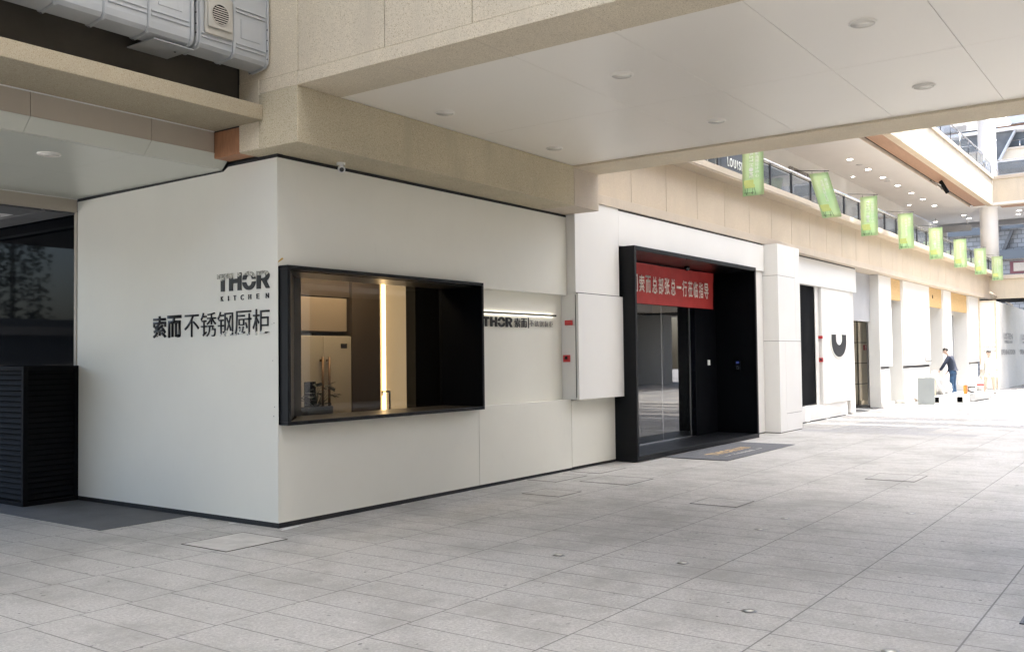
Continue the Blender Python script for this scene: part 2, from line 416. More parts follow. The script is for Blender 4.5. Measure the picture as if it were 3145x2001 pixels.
def txt_bm(items, org, U, V, depth, bold=0):
    """items: (string, u0, u1, v0, v1)"""
    out = nb()
    for s, a, b, c, d in items:
        g = glyphs(s, bold); place(g, org, U, V, a, b, c, d, depth)
        me = bpy.data.meshes.new('t'); g.to_mesh(me); g.free(); out.from_mesh(me); bpy.data.meshes.remove(me)
    return out
def poly_flat(polys):
    bm = nb()
    for p in polys: bm.faces.new([bm.verts.new((x, y, 0)) for x, y in p])
    return bm
def arc(cx, cy, rx, ry, a0, a1, n=20):
    return [(cx+rx*math.cos(R(a0+(a1-a0)*i/n)), cy+ry*math.sin(R(a0+(a1-a0)*i/n))) for i in range(n+1)]
def logo_letters():
    """four heavy wordmark letters, the O cut by a gap; unit height, returned one mesh each with its span"""
    T = [[(0,1),(0,.74),(.05,.74),(.30,.74),(.34,.72),(.34,0),(.66,0),(.66,.66),(.70,.74),(1,.74),(1,1)]]
    H = [[(0,0),(.29,0),(.29,.36),(.33,.42),(.71,.42),(.71,0),(1,0),(1,1),(.71,1),(.71,.67),(.29,.67),(.29,1),(0,1)]]
    def half(s):
        o = arc(.5, .5, .5, .5, 4*s, 176*s); i = arc(.5, .5, .235, .275, 172*s, 8*s)
        return [(x, y + s*.035) for x, y in o+i]
    O = [half(1), half(-1)]
    Rr = [[(0,0),(.30,0),(.30,.44),(.42,.44),(.72,0),(1.0,0),(.74,.40)] + arc(.55, .70, .42, .30, -62, 90, 14) + [(0,1)]]
    return [(T, []), (H, []), (O, []), (Rr, [arc(.50, .70, .20, .12, -90, 90, 10) + [(.30,.82),(.30,.58)]])]
def logo_bm(idx):
    polys, holes = logo_letters()[idx]
    if not holes: return poly_flat(polys)
    # fill with a hole through a curve
    cu = bpy.data.curves.new('l', 'CURVE'); cu.dimensions = '2D'; cu.fill_mode = 'BOTH'
    for p in polys+holes:
        sp = cu.splines.new('POLY'); sp.points.add(len(p)-1); sp.use_cyclic_u = True
        for i, (x, y) in enumerate(p): sp.points[i].co = (x, y, 0, 1)
    o = bpy.data.objects.new('l', cu); C.objects.link(o)
    dg = bpy.context.evaluated_depsgraph_get(); me = bpy.data.meshes.new_from_object(o.evaluated_get(dg))
    bm = nb(); bm.from_mesh(me); bpy.data.objects.remove(o); bpy.data.meshes.remove(me); return bm

# ------------------------------------------------------------------ ground
GS = .003
def gz(x): return GS*min(30, max(0, x))
bm = nb()
xs = [-60, -20, 0, 6, 14, 22, 30, 60, 120]; ys = [-40, -14, -6, 0, 8, 40]
G = [[bm.verts.new((x, y, gz(x))) for y in ys] for x in xs]
for i in range(len(xs)-1):
    for j in range(len(ys)-1): bm.faces.new((G[i][j], G[i+1][j], G[i+1][j+1], G[i][j+1]))
single('ground', bm, 'paving', None, None, kind='structure', loc=(0,0,0))
single('paving_slab', BX((-1.0,-.002,1.41,9,-.02,.004)), 'slab_grey', None, None, kind='structure')

# ------------------------------------------------------------------ corner shop
shop = thing('corner_shop', 'white panelled corner shop with a black boxed window and a tall black entrance portal', 'building', (3,1.5,0))
def wallA():
    bm = nb(); prism(bm, [(.0085,.052),(3.168,.052),(3.168,1.0),(3.19,1.0),(3.19,2.498),(5.243,2.498),(5.243,3.606),(.0085,3.606),(.0085,2.54),(3.137,2.54),(3.137,.995),(.0085,.995)], 'y', .002, .10); return bm
bm = nb(); prism(bm, [(.0,.052),(3.59,.052),(3.59,3.545),(.83,3.565),(.755,3.606),(0,3.606)], 'x', 0, .008, .001)
part('side_wall', bm, 'white_panel', shop)
part('front_wall', BX((.0085,3.168,.003,.10,.052,.99), (3.138,3.19,0,.10,1.03,2.496), (.0085,.02,.0,.10,.992,2.54)) if 0 else wallA(), 'white_panel', shop)
part('lower_wall_panel', BX((3.174,5.308,.0,.104,.052,1.022), bev=.003), 'white_panel', shop)
part('lower_wall_panel', BX((5.316,6.558,.0,.104,.060,1.000), bev=.003), 'white_panel', shop)
part('niche_back', BX((3.10,5.25,.106,.16,1.0,2.6)), 'white_panel', shop)
part('pier', BX((5.246,6.556,-.12,.30,1.02,2.53), (5.246,6.50,-.14,.10,2.532,3.862), (5.6,6.475,-.139,.09,3.862,3.895), bev=.002), 'white_panel_far', shop)
part('pier_panel', BX((5.262,6.556,-.168,-.121,1.016,2.522), bev=.004), 'white_panel_far', shop)
part('upper_wall', BX((6.503,12.49,-.14,.06,3.31,3.838), bev=.002), 'white_panel_far', shop)
part('upper_wall', BX((11.46,12.49,-.10,.06,.06,3.306), bev=.002), 'white_panel_far', shop)
for b_ in ((5.29,6.55,-.1402,-.10,2.519,2.535), (5.256,5.2615,-.128,-.1205,1.05,2.5), (3.168,3.176,.03,.06,.05,1.0), (5.306,5.318,.02,.06,.05,1.0)): part('shadow_gap', BX(b_), 'black_matte', shop)
bm = nb(); prism(bm, [(3.595,3.546),(.833,3.566),(.758,3.607),(.0,3.607),(.0,3.642),(.74,3.642),(.82,3.592),(3.595,3.575)], 'x', .005, .07)
box(bm, .004, 5.244, .006, .09, 3.607, 3.6405); box(bm, 6.48, 12.45, -.131, .05, 3.840, 3.866)
part('top_trim', bm, 'black_trim', shop)
for b_ in ((.010,.09,.095,3.59,0,.051), (.010,6.56,.008,.09,0,.050), (11.46,12.49,-.09,.05,.02,.058)): part('skirting', BX(b_), 'black_trim', shop)
# window box
win = part('window_box', BX((.020,3.135,-.122,.02,2.508,2.545), (.020,3.135,-.122,.02,.992,1.028), (.020,.058,-.122,.02,1.028,2.508), (3.098,3.135,-.122,.55,1.028,2.508), bev=.003), 'black_frame', shop)
bm = nb(); prism(bm, [(.058,.0),(3.098,.0),(3.098,.52),(.72,.52)], 'z', 2.50, 2.508); prism(bm, [(.058,-.12),(3.098,-.12),(3.098,.52),(.72,.52)], 'z', 1.022, 1.030)
part('reveal', bm, 'bronze_reveal', win)
bm = nb(); prism(bm, [(.058,-.08),(.060,-.10),(.640,.50),(.74,.50),(.74,.53),(.60,.53)], 'z', 1.030, 2.50); part('reveal', bm, 'bronze_reveal', win)
part('reveal', BX((3.090,3.097,-.118,.565,1.031,2.499)), 'black_matte', win)
part('glass', BX((.735,3.09,.505,.513,1.031,2.498)), 'glass_clear', win)
# interior of the shop
part('interior', BX((.10,6.5,3.0,3.05,0,3.5), (.10,.14,.54,3.0,0,3.5), (.14,6.5,.17,3.0,3.2,3.25), (.14,6.5,.17,3.0,.01,.03), (5.6,5.65,.17,3.0,.03,3.2),
                    (.10,.70,.53,.56,0,3.2), (3.10,5.6,.54,.57,0,3.2), (.10,3.2,.54,.57,2.52,3.2), (.10,3.2,.54,.57,0,1.01)), 'cabinet_brown', shop)
part('roof', BX((.082,5.24,.10,3.58,3.545,3.56)), 'black_matte', shop)
part('upper_mass', BX((.0,5.24,.295,12,3.66,6.3), (5.24,38,.25,9,4.05,4.55), (5.24,13.8,.62,9,3.5,4.05)), 'dark_recess', shop)
# entrance portal
por = part('entrance_portal', BX((6.56,6.62,-.375,.60,.034,3.300), (11.392,11.452,-.375,.60,.034,3.300), (6.62,11.392,-.375,.60,3.238,3.300), bev=.004), 'black_frame', shop)
part('threshold', BX((6.62,11.392,-.374,.60,.036,.112), bev=.004), 'black_frame', por)
part('plinth', BX((6.60,11.42,-.30,.5,.0,.036)), 'black_matte', por)
part('ceiling_lining', BX((6.621,11.391,-.36,.47,3.232,3.2375)), 'black_satin', por)
part('side_lining', BX((11.384,11.3915,-.36,.47,.113,3.231)), 'black_matte', por)
for a, b in ((6.63,9.035), (9.052,10.175)):
    part('glass_pane', BX((a,b,.452,.462,.125,3.22)), 'glass_door', por)
part('door_post', BX((10.178,10.20,.44,.47,.113,3.23), (9.038,9.049,.45,.464,.113,3.23), (6.63,10.178,.445,.468,.113,.135)), 'steel', por)
part('wall_panel', BX((10.42,11.383,.445,.47,.113,3.23)), 'black_matte', por)
part('glass_pane', BX((10.203,10.418,.452,.462,.125,3.22)), 'glass_dark', por)
bm = BX((10.96,11.06,.432,.4448,1.43,1.53), bev=.003); sw = part('light_switch', bm, 'white_plastic', por)
part('switch_rocker', BX((10.985,11.035,.428,.4318,1.455,1.505), bev=.001), 'white_plastic', sw)
ic = part('door_intercom', BX((11.366,11.3838,-.06,.06,1.31,1.53), bev=.003), 'black_gloss', por)
part('screen', BX((11.363,11.3658,-.028,.028,1.455,1.495)), 'screen_blue', ic)
bm = nb()
for k in range(3): box(bm, 11.363, 11.3658, -.025, .025, 1.345+k*.025, 1.357+k*.025)
part('keypad', bm, 'steel', ic)
# room behind the glass doors
part('interior', BX((6.6,11.4,4.0,4.05,0,3.4), (6.55,6.6,.65,4,0,3.4), (11.4,11.45,.65,4,0,3.4), (6.6,11.4,.62,4.0,3.3,3.35)), 'black_matte', shop)
part('interior_floor', BX((6.6,11.4,.62,4.0,.05,.11)), 'slab_grey', shop)
part('display_wall', BX((8.2,8.25,1.2,3.9,.11,2.9)), 'cabinet_brown', shop)

# wall lettering
sgn = thing('wall_sign', 'raised black shop lettering on the side wall, the top letters with torn pale film', 'sign', (-.005,1.0,1.87))
U_, V_ = (0,-1,0), (0,0,1)
spans = ((-.924,-.751), (-.731,-.542), (-.522,-.322), (-.304,-.108))
th = thing('wordmark_sign', 'large black four letter wordmark with torn reflective film on the side wall', 'sign', (-.005,.5,2.331))
for i, (a, b) in enumerate(spans):
    g = logo_bm(i); place(g, (-.001,0,2.331), U_, V_, a, b, (-.004 if i == 2 else 0), (.184 if i == 2 else .179), .010)
    part('letter', g, 'letter_film', th)
kt = [(c, -u, -u+w, 0, .050) for c, u, w in zip('KITCHEN', (.868,.752,.667,.552,.432,.309,.168), (.040,.010,.042,.046,.040,.040,.044))]
kt[3] = ('C', -.552, -.506, -.001, .051)
ks = thing('lettering_sign', 'thin widely spaced black capitals under the large wordmark', 'sign', (-.001,.5,2.233))
for k_ in kt: part('letter', txt_bm([k_], (-.001,0,2.233), U_, V_, .008, -.004), 'text_black', ks)
bpy.data.objects.remove(sgn)
cj = thing('chinese_lettering_sign', 'row of seven raised black Chinese characters on the side wall, the first two bolder', 'sign', (-.005,1.0,1.877))
for ch, a, b, c, d, bo, mt in (('索',2.049,1.807,1.878,2.118,.020,'text_black'), ('而',1.783,1.539,1.878,2.119,.026,'text_black'), ('不',1.480,1.231,1.878,2.114,-.003,'text_black'),
                         ('锈',1.202,.948,1.876,2.126,-.003,'text_black'), ('钢',.922,.674,1.876,2.126,-.003,'letter_film_low'), ('厨',.646,.389,1.877,2.124,-.003,'letter_film_low'), ('柜',.367,.111,1.876,2.132,-.003,'letter_film_low')):
    part('character', txt_bm([(ch, -a, -b, c, d)], (-.001,0,0), U_, V_, .009, bo), mt, cj)
for i, (y, z, r) in enumerate(((.055,1.985,.006), (.075,1.62,.005), (.05,1.17,.006), (.062,1.08,.007), (.085,1.975,.004))):
    bm = nb(); tube(bm, (-.0005,y,z), (-.0015,y,z), r, r*.8, 8); part('screw_hole', bm, 'joint_grey', shop)
rg = random.Random(11)
bm = nb()
for cx, cy, sx, sy in ((.10,-.06,.20,.035), (.02,-.10,.10,.02), (-.05,.62,.02,.10), (-.06,1.05,.02,.06), (1.75,-.03,.05,.012), (2.95,-.02,.06,.012), (4.1,-.03,.05,.012), (5.0,-.02,.08,.012)):
    n_ = 11; bm.faces.new([bm.verts.new((cx+sx*math.cos(2*PI*k/n_)*rg.uniform(.5,1.15), cy+sy*math.sin(2*PI*k/n_)*rg.uniform(.5,1.15), .003+gz(cx))) for k in range(n_)])
smear = single('plaster_smears', bm, 'white_soft', None, None, kind='stuff')
smear['label'] = 'white plaster smears on the paving along the foot of the shop wall'; smear['category'] = 'plaster'
# sign in the niche
U2 = (1,0,0)
ng = thing('niche_sign', 'small black lettering fixed under the light bar in the white wall niche', 'sign', (4.2,.09,2.02))
for i, (a, b) in enumerate(((3.372,3.508), (3.532,3.675), (3.694,3.846), (3.865,4.009))):
    g = logo_bm(i); place(g, (0,.086,2.022), U2, V_, a, b, (-.003 if i == 2 else 0), (.131 if i == 2 else .127), .012); part('letter', g, 'text_black', ng)
part('character', txt_bm([('索',4.065,4.196,2.022,2.146), ('而',4.219,4.352,2.022,2.145)], (0,.086,0), U2, V_, .008, .012), 'text_black', ng)
part('character', txt_bm([(c, 4.42+i*.1195, 4.512+i*.1195, 2.042, 2.123) for i, c in enumerate('不锈钢橱柜')], (0,.088,0), U2, V_, .008, -.004), 'letter_grey', ng)
part('divider', BX((4.386,4.393,.078,.09,2.017,2.157)), 'text_black', ng)
lb = thing('light_bar', 'thin black linear wall lamp glowing above the niche lettering', 'lamp', (4.2,.08,2.19))
part('housing', BX((3.25,5.04,.055,.080,2.189,2.213)), 'black_frame', lb)
part('lit_strip', BX((3.27,5.02,.083,.090,2.192,2.210)), 'lamp_strip', lb)
part('bracket', BX((3.5,3.52,.080,.106,2.195,2.207), (4.8,4.82,.080,.106,2.195,2.207)), 'black_frame', lb)
single('tape_strip', None, 'tape_yellow', 'short strip of yellow tape stuck by the top left corner of the boxed window', 'tape',
       mesh=(lambda b: (lambda m: (b.to_mesh(m), b.free(), m)[2])(bpy.data.meshes.new('tape_strip')))((lambda b: (prism(b, [(.002,2.580),(.010,2.575),(.074,2.613),(.066,2.625),(.050,2.622)], 'y', .0005, .0035), b)[1])(nb())))

# alarms on the side of the pier
def alarm(x, y, z, label, s=.055):
    t = thing('fire_alarm_strobe', label, 'alarm', (x,y,z), 'fire alarm devices beside the shop windows')
    part('body', BX((x-.045,x,y-s,y+s,z-.045,z+.025), bev=.006), 'red_plastic', t); part('lens', BX((x-.04,x,y-s*.95,y+s*.95,z+.027,z+.052), bev=.005), 'white_plastic', t)
def callpoint(x, y, z, label, s=.052):
    t = thing('fire_call_point', label, 'alarm', (x,y,z), 'fire alarm devices beside the shop windows')
    part('body', BX((x-.035,x,y-s,y+s,z-.05,z+.05), bev=.006), 'red_plastic', t); part('press_panel', BX((x-.038,x-.0352,y-s*.45,y+s*.45,z-.012,z+.03), bev=.001), 'black_gloss', t)
alarm(5.246, -.030, 2.115, 'red fire alarm strobe with clear lens, upper device on the white pier by the niche')
callpoint(5.246, .015, 1.60, 'red fire call point lower on the side of the white pier by the niche')

# things inside the window
fr = thing('refrigerator', 'cream double door refrigerator with brass handles inside the shop window', 'refrigerator', (2.3,2.1,.03))
part('cabinet', BX((1.83,2.765,1.84,2.6,.08,1.93), bev=.006), 'fridge_cream', fr)
part('door', BX((1.835,2.262,1.80,1.838,.12,1.925), bev=.006), 'fridge_cream', fr); part('door', BX((2.268,2.76,1.80,1.838,.12,1.925), bev=.006), 'fridge_cream', fr)
bm = nb(); tube(bm, (2.215,1.755,.75), (2.215,1.755,1.66), .016); box(bm, 2.20,2.23,1.755,1.80,.78,.81); box(bm, 2.20,2.23,1.755,1.80,1.60,1.63); part('handle', bm, 'brass', fr)
bm = nb(); tube(bm, (2.325,1.755,.75), (2.325,1.755,1.66), .016); box(bm, 2.31,2.34,1.755,1.80,.78,.81); box(bm, 2.31,2.34,1.755,1.80,1.60,1.63); part('handle', bm, 'brass', fr)
part('dispenser', BX((1.94,2.13,1.792,1.802,.92,1.35), bev=.002), 'black_gloss', fr); part('badge', BX((2.57,2.68,1.794,1.802,1.77,1.83)), 'steel_dark', fr)
cb = thing('kitchen_cabinet', 'brown tall kitchen cabinets around the cream refrigerator', 'cabinet', (2.6,2.2,.03))
part('upper_door', BX((1.80,2.70,1.82,2.6,1.99,2.42), bev=.003), 'cabinet_tan', cb)
part('side_panel', BX((2.80,3.33,1.82,2.6,.03,2.9), bev=.003), 'cabinet_brown', cb); part('top_panel', BX((1.60,2.79,1.86,2.6,2.44,3.0), bev=.003), 'cabinet_brown', cb)
part('side_panel', BX((1.2,1.79,1.84,2.6,.03,2.43), bev=.003), 'cabinet_tan', cb)
part('end_panel', BX((4.03,4.60,1.80,2.6,.03,2.9), bev=.003), 'black_frame', cb)
lp = thing('light_column', 'vertical glowing warm light strip between the cabinets inside the window', 'lamp', (3.6,2.0,.03))
part('back_board', BX((3.34,4.02,1.97,2.0,.03,2.9)), 'led_panel', lp); part('lit_strip', BX((3.515,3.552,1.93,1.962,.4,2.85)), 'led_warm', lp)
rl_ = thing('room_fill_lamp', 'unseen warm ceiling lamp added to brighten the window room', 'lamp', (2.2,1.2,3.15))  # unseen fill light, put in so the refrigerator and cabinets show
part('diffuser', BX((1.4,3.0,1.0,1.4,3.14,3.18)), 'room_fill_lamp', rl_)
ct = single('worktop', BX((.9,4.6,.70,1.35,.86,.90), (.9,4.6,.72,1.33,.1,.86), bev=.004), 'cabinet_brown', 'dark kitchen worktop behind the boxed window', 'counter')
bm = nb(); tube(bm, (2.74,1.1,.90), (2.74,1.1,1.21), .012); tube(bm, (2.74,1.1,1.21), (2.50,1.0,1.22), .010); tube(bm, (2.50,1.0,1.22), (2.50,1.0,1.17), .010)
bmesh.ops.create_uvsphere(bm, u_segments=10, v_segments=6, radius=.013, matrix=Matrix.Translation((2.74,1.1,1.21)))
single('faucet', bm, 'black_frame', 'black angular kitchen faucet in front of the glowing strip', 'faucet')
pl = thing('potted_plant', 'leafy green plant in a clear pot behind the window sill', 'plant', (1.22,.80,.902))
bm = nb(); box(bm, 1.04,1.42,.73,.87,.902,1.10, bev=.01); part('pot', bm, 'glass_blue', pl)
bm = nb(); rg = random.Random(3)
for i in range(30):
    a = rg.uniform(0, 2*PI); h = rg.uniform(.04, .26); r = rg.uniform(.03, .30)
    p0 = Vector((1.22,.80,1.08)); p1 = p0+Vector((r*math.cos(a), r*math.sin(a)*.6, h)); tube(bm, p0, p1, .003, .002, 5)
    d = Vector((math.cos(a), math.sin(a), rg.uniform(-.5,.4))).normalized(); sd_ = d.cross(Vector((0,0,1))).normalized(); L = rg.uniform(.08,.17); w = L*.30
    q = [p1, p1+d*L*.45+sd_*w+Vector((0,0,.01)), p1+d*L, p1+d*L*.45-sd_*w+Vector((0,0,.01))]
    bm.faces.new([bm.verts.new(x) for x in q])
part('foliage', bm, 'leaf_dark', pl)
# clothes rail behind the glass door
ck = thing('clothes_rail', 'dark clothes rail with hanging striped garments behind the glass doors', 'clothes rail', (9.6,1.6,.11))
bm = nb(); tube(bm, (9.3,1.6,1.75), (10.4,1.6,1.75), .012); tube(bm, (9.3,1.6,.11), (9.3,1.6,1.75), .012); tube(bm, (10.4,1.6,.11), (10.4,1.6,1.75), .012); part('frame', bm, 'steel_dark', ck)
def garment(x, mt):
    bm = nb(); n = 12
    ringz = [(1.68,.06),(1.60,.19),(1.3,.17),(.95,.21)]
    R_ = []
    for z, w in ringz:
        R_.append([bm.verts.new((x+.035*math.cos(2*PI*i/n)*(1+.4*math.sin(3*2*PI*i/n)), 1.6+w*math.sin(2*PI*i/n), z)) for i in range(n)])
    for k in range(3):
        for i in range(n):
            f = bm.faces.new((R_[k][i], R_[k][(i+1)%n], R_[k+1][(i+1)%n], R_[k+1][i])); f.smooth = True
    bm.faces.new(R_[0])
    return bm
for x, mt in ((9.45,'cloth_white'), (9.60,'steel_dark'), (9.72,'cloth_white'), (9.86,'cabinet_brown')): part('garment', garment(x, mt), mt, ck)

# red banner
bn = thing('red_banner', 'red cloth banner with pale Chinese characters hanging in the black portal', 'banner', (9.5,.40,2.5))
bm = nb(); nx, nz = 60, 10
def bw(x, z): return .40 + .006*math.sin(x*5.1+z*.5) + .003*math.sin(x*13+z*1.1)
Gd = [[bm.verts.new((7.2+3.98*i/nx + .0025*math.sin(j*1.7)*i/nx, bw(7.2+3.98*i/nx, j), 2.515+.70*j/nz - .012*math.sin(PI*i/nx)*(j/nz))) for j in range(nz+1)] for i in range(nx+1)]
for i in range(nx):
    for j in range(nz): f = bm.faces.new((Gd[i][j], Gd[i+1][j], Gd[i+1][j+1], Gd[i][j+1])); f.smooth = True
part('cloth', bm, 'banner_red', bn)
chars = '司索而总部张总一行莅临指导'
pos = [7.90,8.13,8.345,8.585,8.835,9.06,9.325,9.60,9.88,10.14,10.38,10.62,10.80]
cw = .195
tb = txt_bm([(c, 7.886+i*.2385, 7.886+i*.2385+.190, (2.84 if c == '一' else 2.705), (2.885 if c == '一' else 3.005)) for i, c in enumerate(chars)], (0,.3885,0), U2, V_, .001, .019)
part('lettering', tb, 'banner_text', bn)
part('cord', BX((7.0,11.38,.398,.402,3.222,3.226)), 'black_matte', bn)
sc_ = thing('security_camera', 'small dark security camera under the black portal ceiling', 'camera', (9.6,.2,3.2))
bm = nb(); lathe(bm, (9.6,.2,0), [(0,3.15),(.035,3.16),(.045,3.19),(.05,3.23),(.0,3.231)], 20); part('dome', bm, 'black_gloss', sc_)
part('mount', BX((9.55,9.65,.15,.25,3.2312,3.2318)), 'steel_dark', sc_)

# door mat
mt_ = thing('door_mat', 'large grey door mat with gold lettering in front of the black portal', 'mat', (8.9,-.93,0))
bm = nb(); z0 = gz(8)+.002; box(bm, 7.40, 10.36, -1.45, -.40, z0, z0+.012, bev=.003); part('mat', bm, 'mat_grey', mt_)
zt = z0+.0135
polys = nb()
for i, (a, b) in enumerate(((7.95,8.18), (8.21,8.44), (8.47,8.72), (8.75,8.98))):
    g = logo_bm(i); place(g, (0,-1.02,zt), U2, (0,1,0), a, b, 0, .21, .0015)
    me = bpy.data.meshes.new('m'); g.to_mesh(me); g.free(); polys.from_mesh(me); bpy.data.meshes.remove(me)
part('lettering', polys, 'mat_gold', mt_)
part('lettering', txt_bm([('索',9.03,9.24,-1.02,-.81), ('而',9.27,9.48,-1.02,-.81)], (0,0,zt), U2, (0,1,0), .0015, .02), 'mat_gold', mt_)
part('lettering', txt_bm([(c, 8.25+i*.17, 8.37+i*.17, -1.24, -1.15) for i, c in enumerate('不锈钢橱柜')] + [('-',7.90,8.13,-1.20,-1.185), ('-',9.20,9.45,-1.20,-1.185)], (0,0,zt), U2, (0,1,0), .0015, .008), 'mat_white', mt_)

# ------------------------------------------------------------------ bridge overhead
br = thing('footbridge', 'beige stone clad footbridge with a white panelled underside crossing overhead', 'bridge', (2.5,-5,3.6))
part('near_beam', BX((-.22,.343,-17,-.545,4.172,4.296), bev=.006), 'stone_beige', br)
bm = nb(); ys_ = [-17, -14.3, -12.2, -10.1, -8.0, -6.9, -5.8, -4.7, -3.645, -2.60, -1.64, -.545]
for a, b in zip(ys_[:-1], ys_[1:]): box(bm, -.212, .34, a+.004, b-.004, 4.300, 6.3, bev=.004)
part('fascia_panel', bm, 'stone_beige', br)
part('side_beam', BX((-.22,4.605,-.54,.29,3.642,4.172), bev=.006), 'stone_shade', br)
part('side_beam', BX((4.610,5.24,-.54,.29,3.642,4.172), bev=.006), 'stone_trim', br)  # end length of the same beam, its stronger light put into a paler stone
part('side_beam', BX((-.222,-.002,.002,.295,3.655,4.32), (-.215,.30,-.54,.30,4.304,6.3), (-.218,.345,-.54,.0,4.173,4.302), bev=.005), 'stone_beige', br)
part('far_beam', BX((4.592,5.24,-17,-.0,4.150,5.6), bev=.006), 'stone_bridge_lit', br)
bm = nb()
yj = [-17,-13.5,-11.3,-9.13,-6.88,-4.642,-3.55,-2.56,-1.57,-.60,-.0]
cj_ = [-17,-12.3,-10.1,-7.95,-6.80,-5.735,-4.645,-3.59,-2.6,-1.6,-.61,0]
xj = [.345,2.450,4.588]
yj = [-17,-12.8,-10.7,-8.6,-6.8,-5.72,-4.64,-3.58,-2.62,-1.60,-.605,0]
grid_y = [-17,-14.05,-10.35,-8.0,-5.73,-4.64,-3.59,-2.0,-.61,0]
grid_y = [-17,-15.0,-12.94,-10.88,-8.82,-6.76,-4.642,-3.57,-.607,0]
grid_y = [-17,-14.95,-12.88,-10.82,-8.76,-6.70,-5.72,-4.642,-3.575,-2.6,-.607,0]
for a, b in zip(xj[:-1], xj[1:]):
    for c, d in zip(grid_y[:-1], grid_y[1:]): box(bm, a+.002, b-.002, c+.002, d-.002, 4.176, 4.19, bev=.0015)
part('ceiling_panel', bm, 'ceiling_white', br)
part('deck', BX((.30,4.60,-17,.0,4.20,4.9)), 'black_matte', br)
part('joint_strip', BX(*[(-.221,.344,y-.005,y+.005,4.1705,4.1735) for y in (-1.64,-2.60,-3.645,-4.70,-5.8)]), 'stone_plain', br)
def downlight(x, y, z, label, group, r=.105):
    t = thing('ceiling_light', label, 'downlight', (x,y,z), group)
    bm = nb(); lathe(bm, (x,y,z), [(r*.86,-.002),(r*.87,-.006),(r*.93,-.007),(r,-.003),(r,.008)], 40)
    # drop end caps of the ring
    for f in [f for f in bm.faces if len(f.verts) > 4]: bm.faces.remove(f)
    part('ring', bm, 'downlight_ring', t)
    bm = nb(); lathe(bm, (x,y,z), [(r*.865,-.004),(0,-.0041)], 40); part('diffuser', bm, 'downlight_glass', t); return t
gl_ = 'unlit round downlights in the underside of the footbridge'
d0 = downlight(1.385, -3.07, 4.169, 'round unlit downlight nearest the beige fascia in the middle row of the bridge ceiling', gl_)
dup(d0, (1.413,-.957,4.169), 'round unlit downlight in the left corner of the bridge ceiling by the fascia')
dup(d0, (1.352,-5.211,4.169), 'round unlit downlight near the top right edge of the photo in the bridge ceiling')
dup(d0, (3.538,-.928,4.169), 'round unlit downlight at the far left end of the bridge ceiling above the pier')
dup(d0, (3.514,-3.055,4.169), 'round unlit downlight in the far middle of the bridge ceiling above the portal')
dup(d0, (3.500,-5.186,4.169), 'round unlit downlight at the far right of the bridge ceiling')
sc2 = thing('security_camera', 'small white dome security camera under the beige beam above the shop corner', 'camera', (.70,-.16,3.6))
bm = nb(); tube(bm, (.70,-.16,3.62), (.70,-.16,3.642), .045); tube(bm, (.70,-.16,3.60), (.70,-.16,3.625), .02); part('mount', bm, 'white_plastic', sc2)
bm = nb(); tube(bm, (.735,-.13,3.585), (.655,-.215,3.555), .040, .036, 20); part('housing', bm, 'white_plastic', sc2)
bm = nb(); tube(bm, (.656,-.214,3.5553), (.648,-.222,3.552), .024, .020, 16); part('lens', bm, 'black_gloss', sc2)

# ------------------------------------------------------------------ left canopy
cn = thing('side_canopy', 'low canopy with a beige beam and grey ceiling left of the corner shop', 'canopy', (-4,2,3.4))
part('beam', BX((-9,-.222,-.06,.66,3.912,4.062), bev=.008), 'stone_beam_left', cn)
part('trim', BX((-9,-.235,.660,.672,3.904,3.914)), 'white_plastic', cn)
bm = nb(); xs_ = [-9,-7.8,-6.6,-5.45,-4.3,-3.20,-2.07,-.926,-.222]
for a, b in zip(xs_[:-1], xs_[1:]): box(bm, a+.003, b-.003, .68, .72, 3.702, 3.906)
part('fascia_panel', bm, 'taupe_panel', cn)
bm = nb()
xb = [x+.0 for x in xs_[:-1]]+[-.03]
for a, b in zip(xb[:-1], xb[1:]): prism(bm, [(.68,3.700),(.80,3.583),(.84,3.583),(.84,3.71)], 'x', a+.002, b-.002)
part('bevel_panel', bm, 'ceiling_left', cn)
bm = nb(); xc = [-9.3,-7.2,-5.1,-3.0,-1.0,-.002]
for a, b in zip(xc[:-1], xc[1:]):
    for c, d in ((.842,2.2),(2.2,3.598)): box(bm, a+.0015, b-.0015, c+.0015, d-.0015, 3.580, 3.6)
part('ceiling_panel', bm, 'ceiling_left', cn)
part('trim', BX((-9,-.002,3.592,3.600,3.570,3.579)), 'white_plastic', cn)
part('lintel', BX((-9,-.001,3.60,3.66,3.422,3.575), bev=.004), 'taupe_panel', cn)
part('back_soffit', BX((-9,-.40,3.66,4.2,3.40,3.43), (-.36,.0,3.66,7.0,3.40,3.43), (-9,-.6,4.4,7.0,3.40,3.43)), 'slab_grey', cn)
part('lit_recess', BX((-1.3,-.35,3.72,6.9,3.432,3.436)), 'white_soft', cn)
part('recess_wall', BX((-9,-.22,.32,.42,4.06,6.3)), 'dark_recess', cn)
part('roof', BX((-9,-.22,.42,7.0,4.06,4.1), (-9,.2,-.1,7.0,6.25,6.3)), 'dark_recess', cn)
bm = nb(); box(bm, -.216, -.03, .300, .690, 3.645, 3.904, bev=.002); single('timber_block', bm, 'wood_orange', 'raw orange brown timber box closing the gap between beam and shop corner', 'timber')
d1 = dup(d0, (-1.507,1.43,3.573), 'round unlit downlight in the low grey ceiling left of the shop'); d1['group'] = 'unlit round downlights in the low left ceiling'

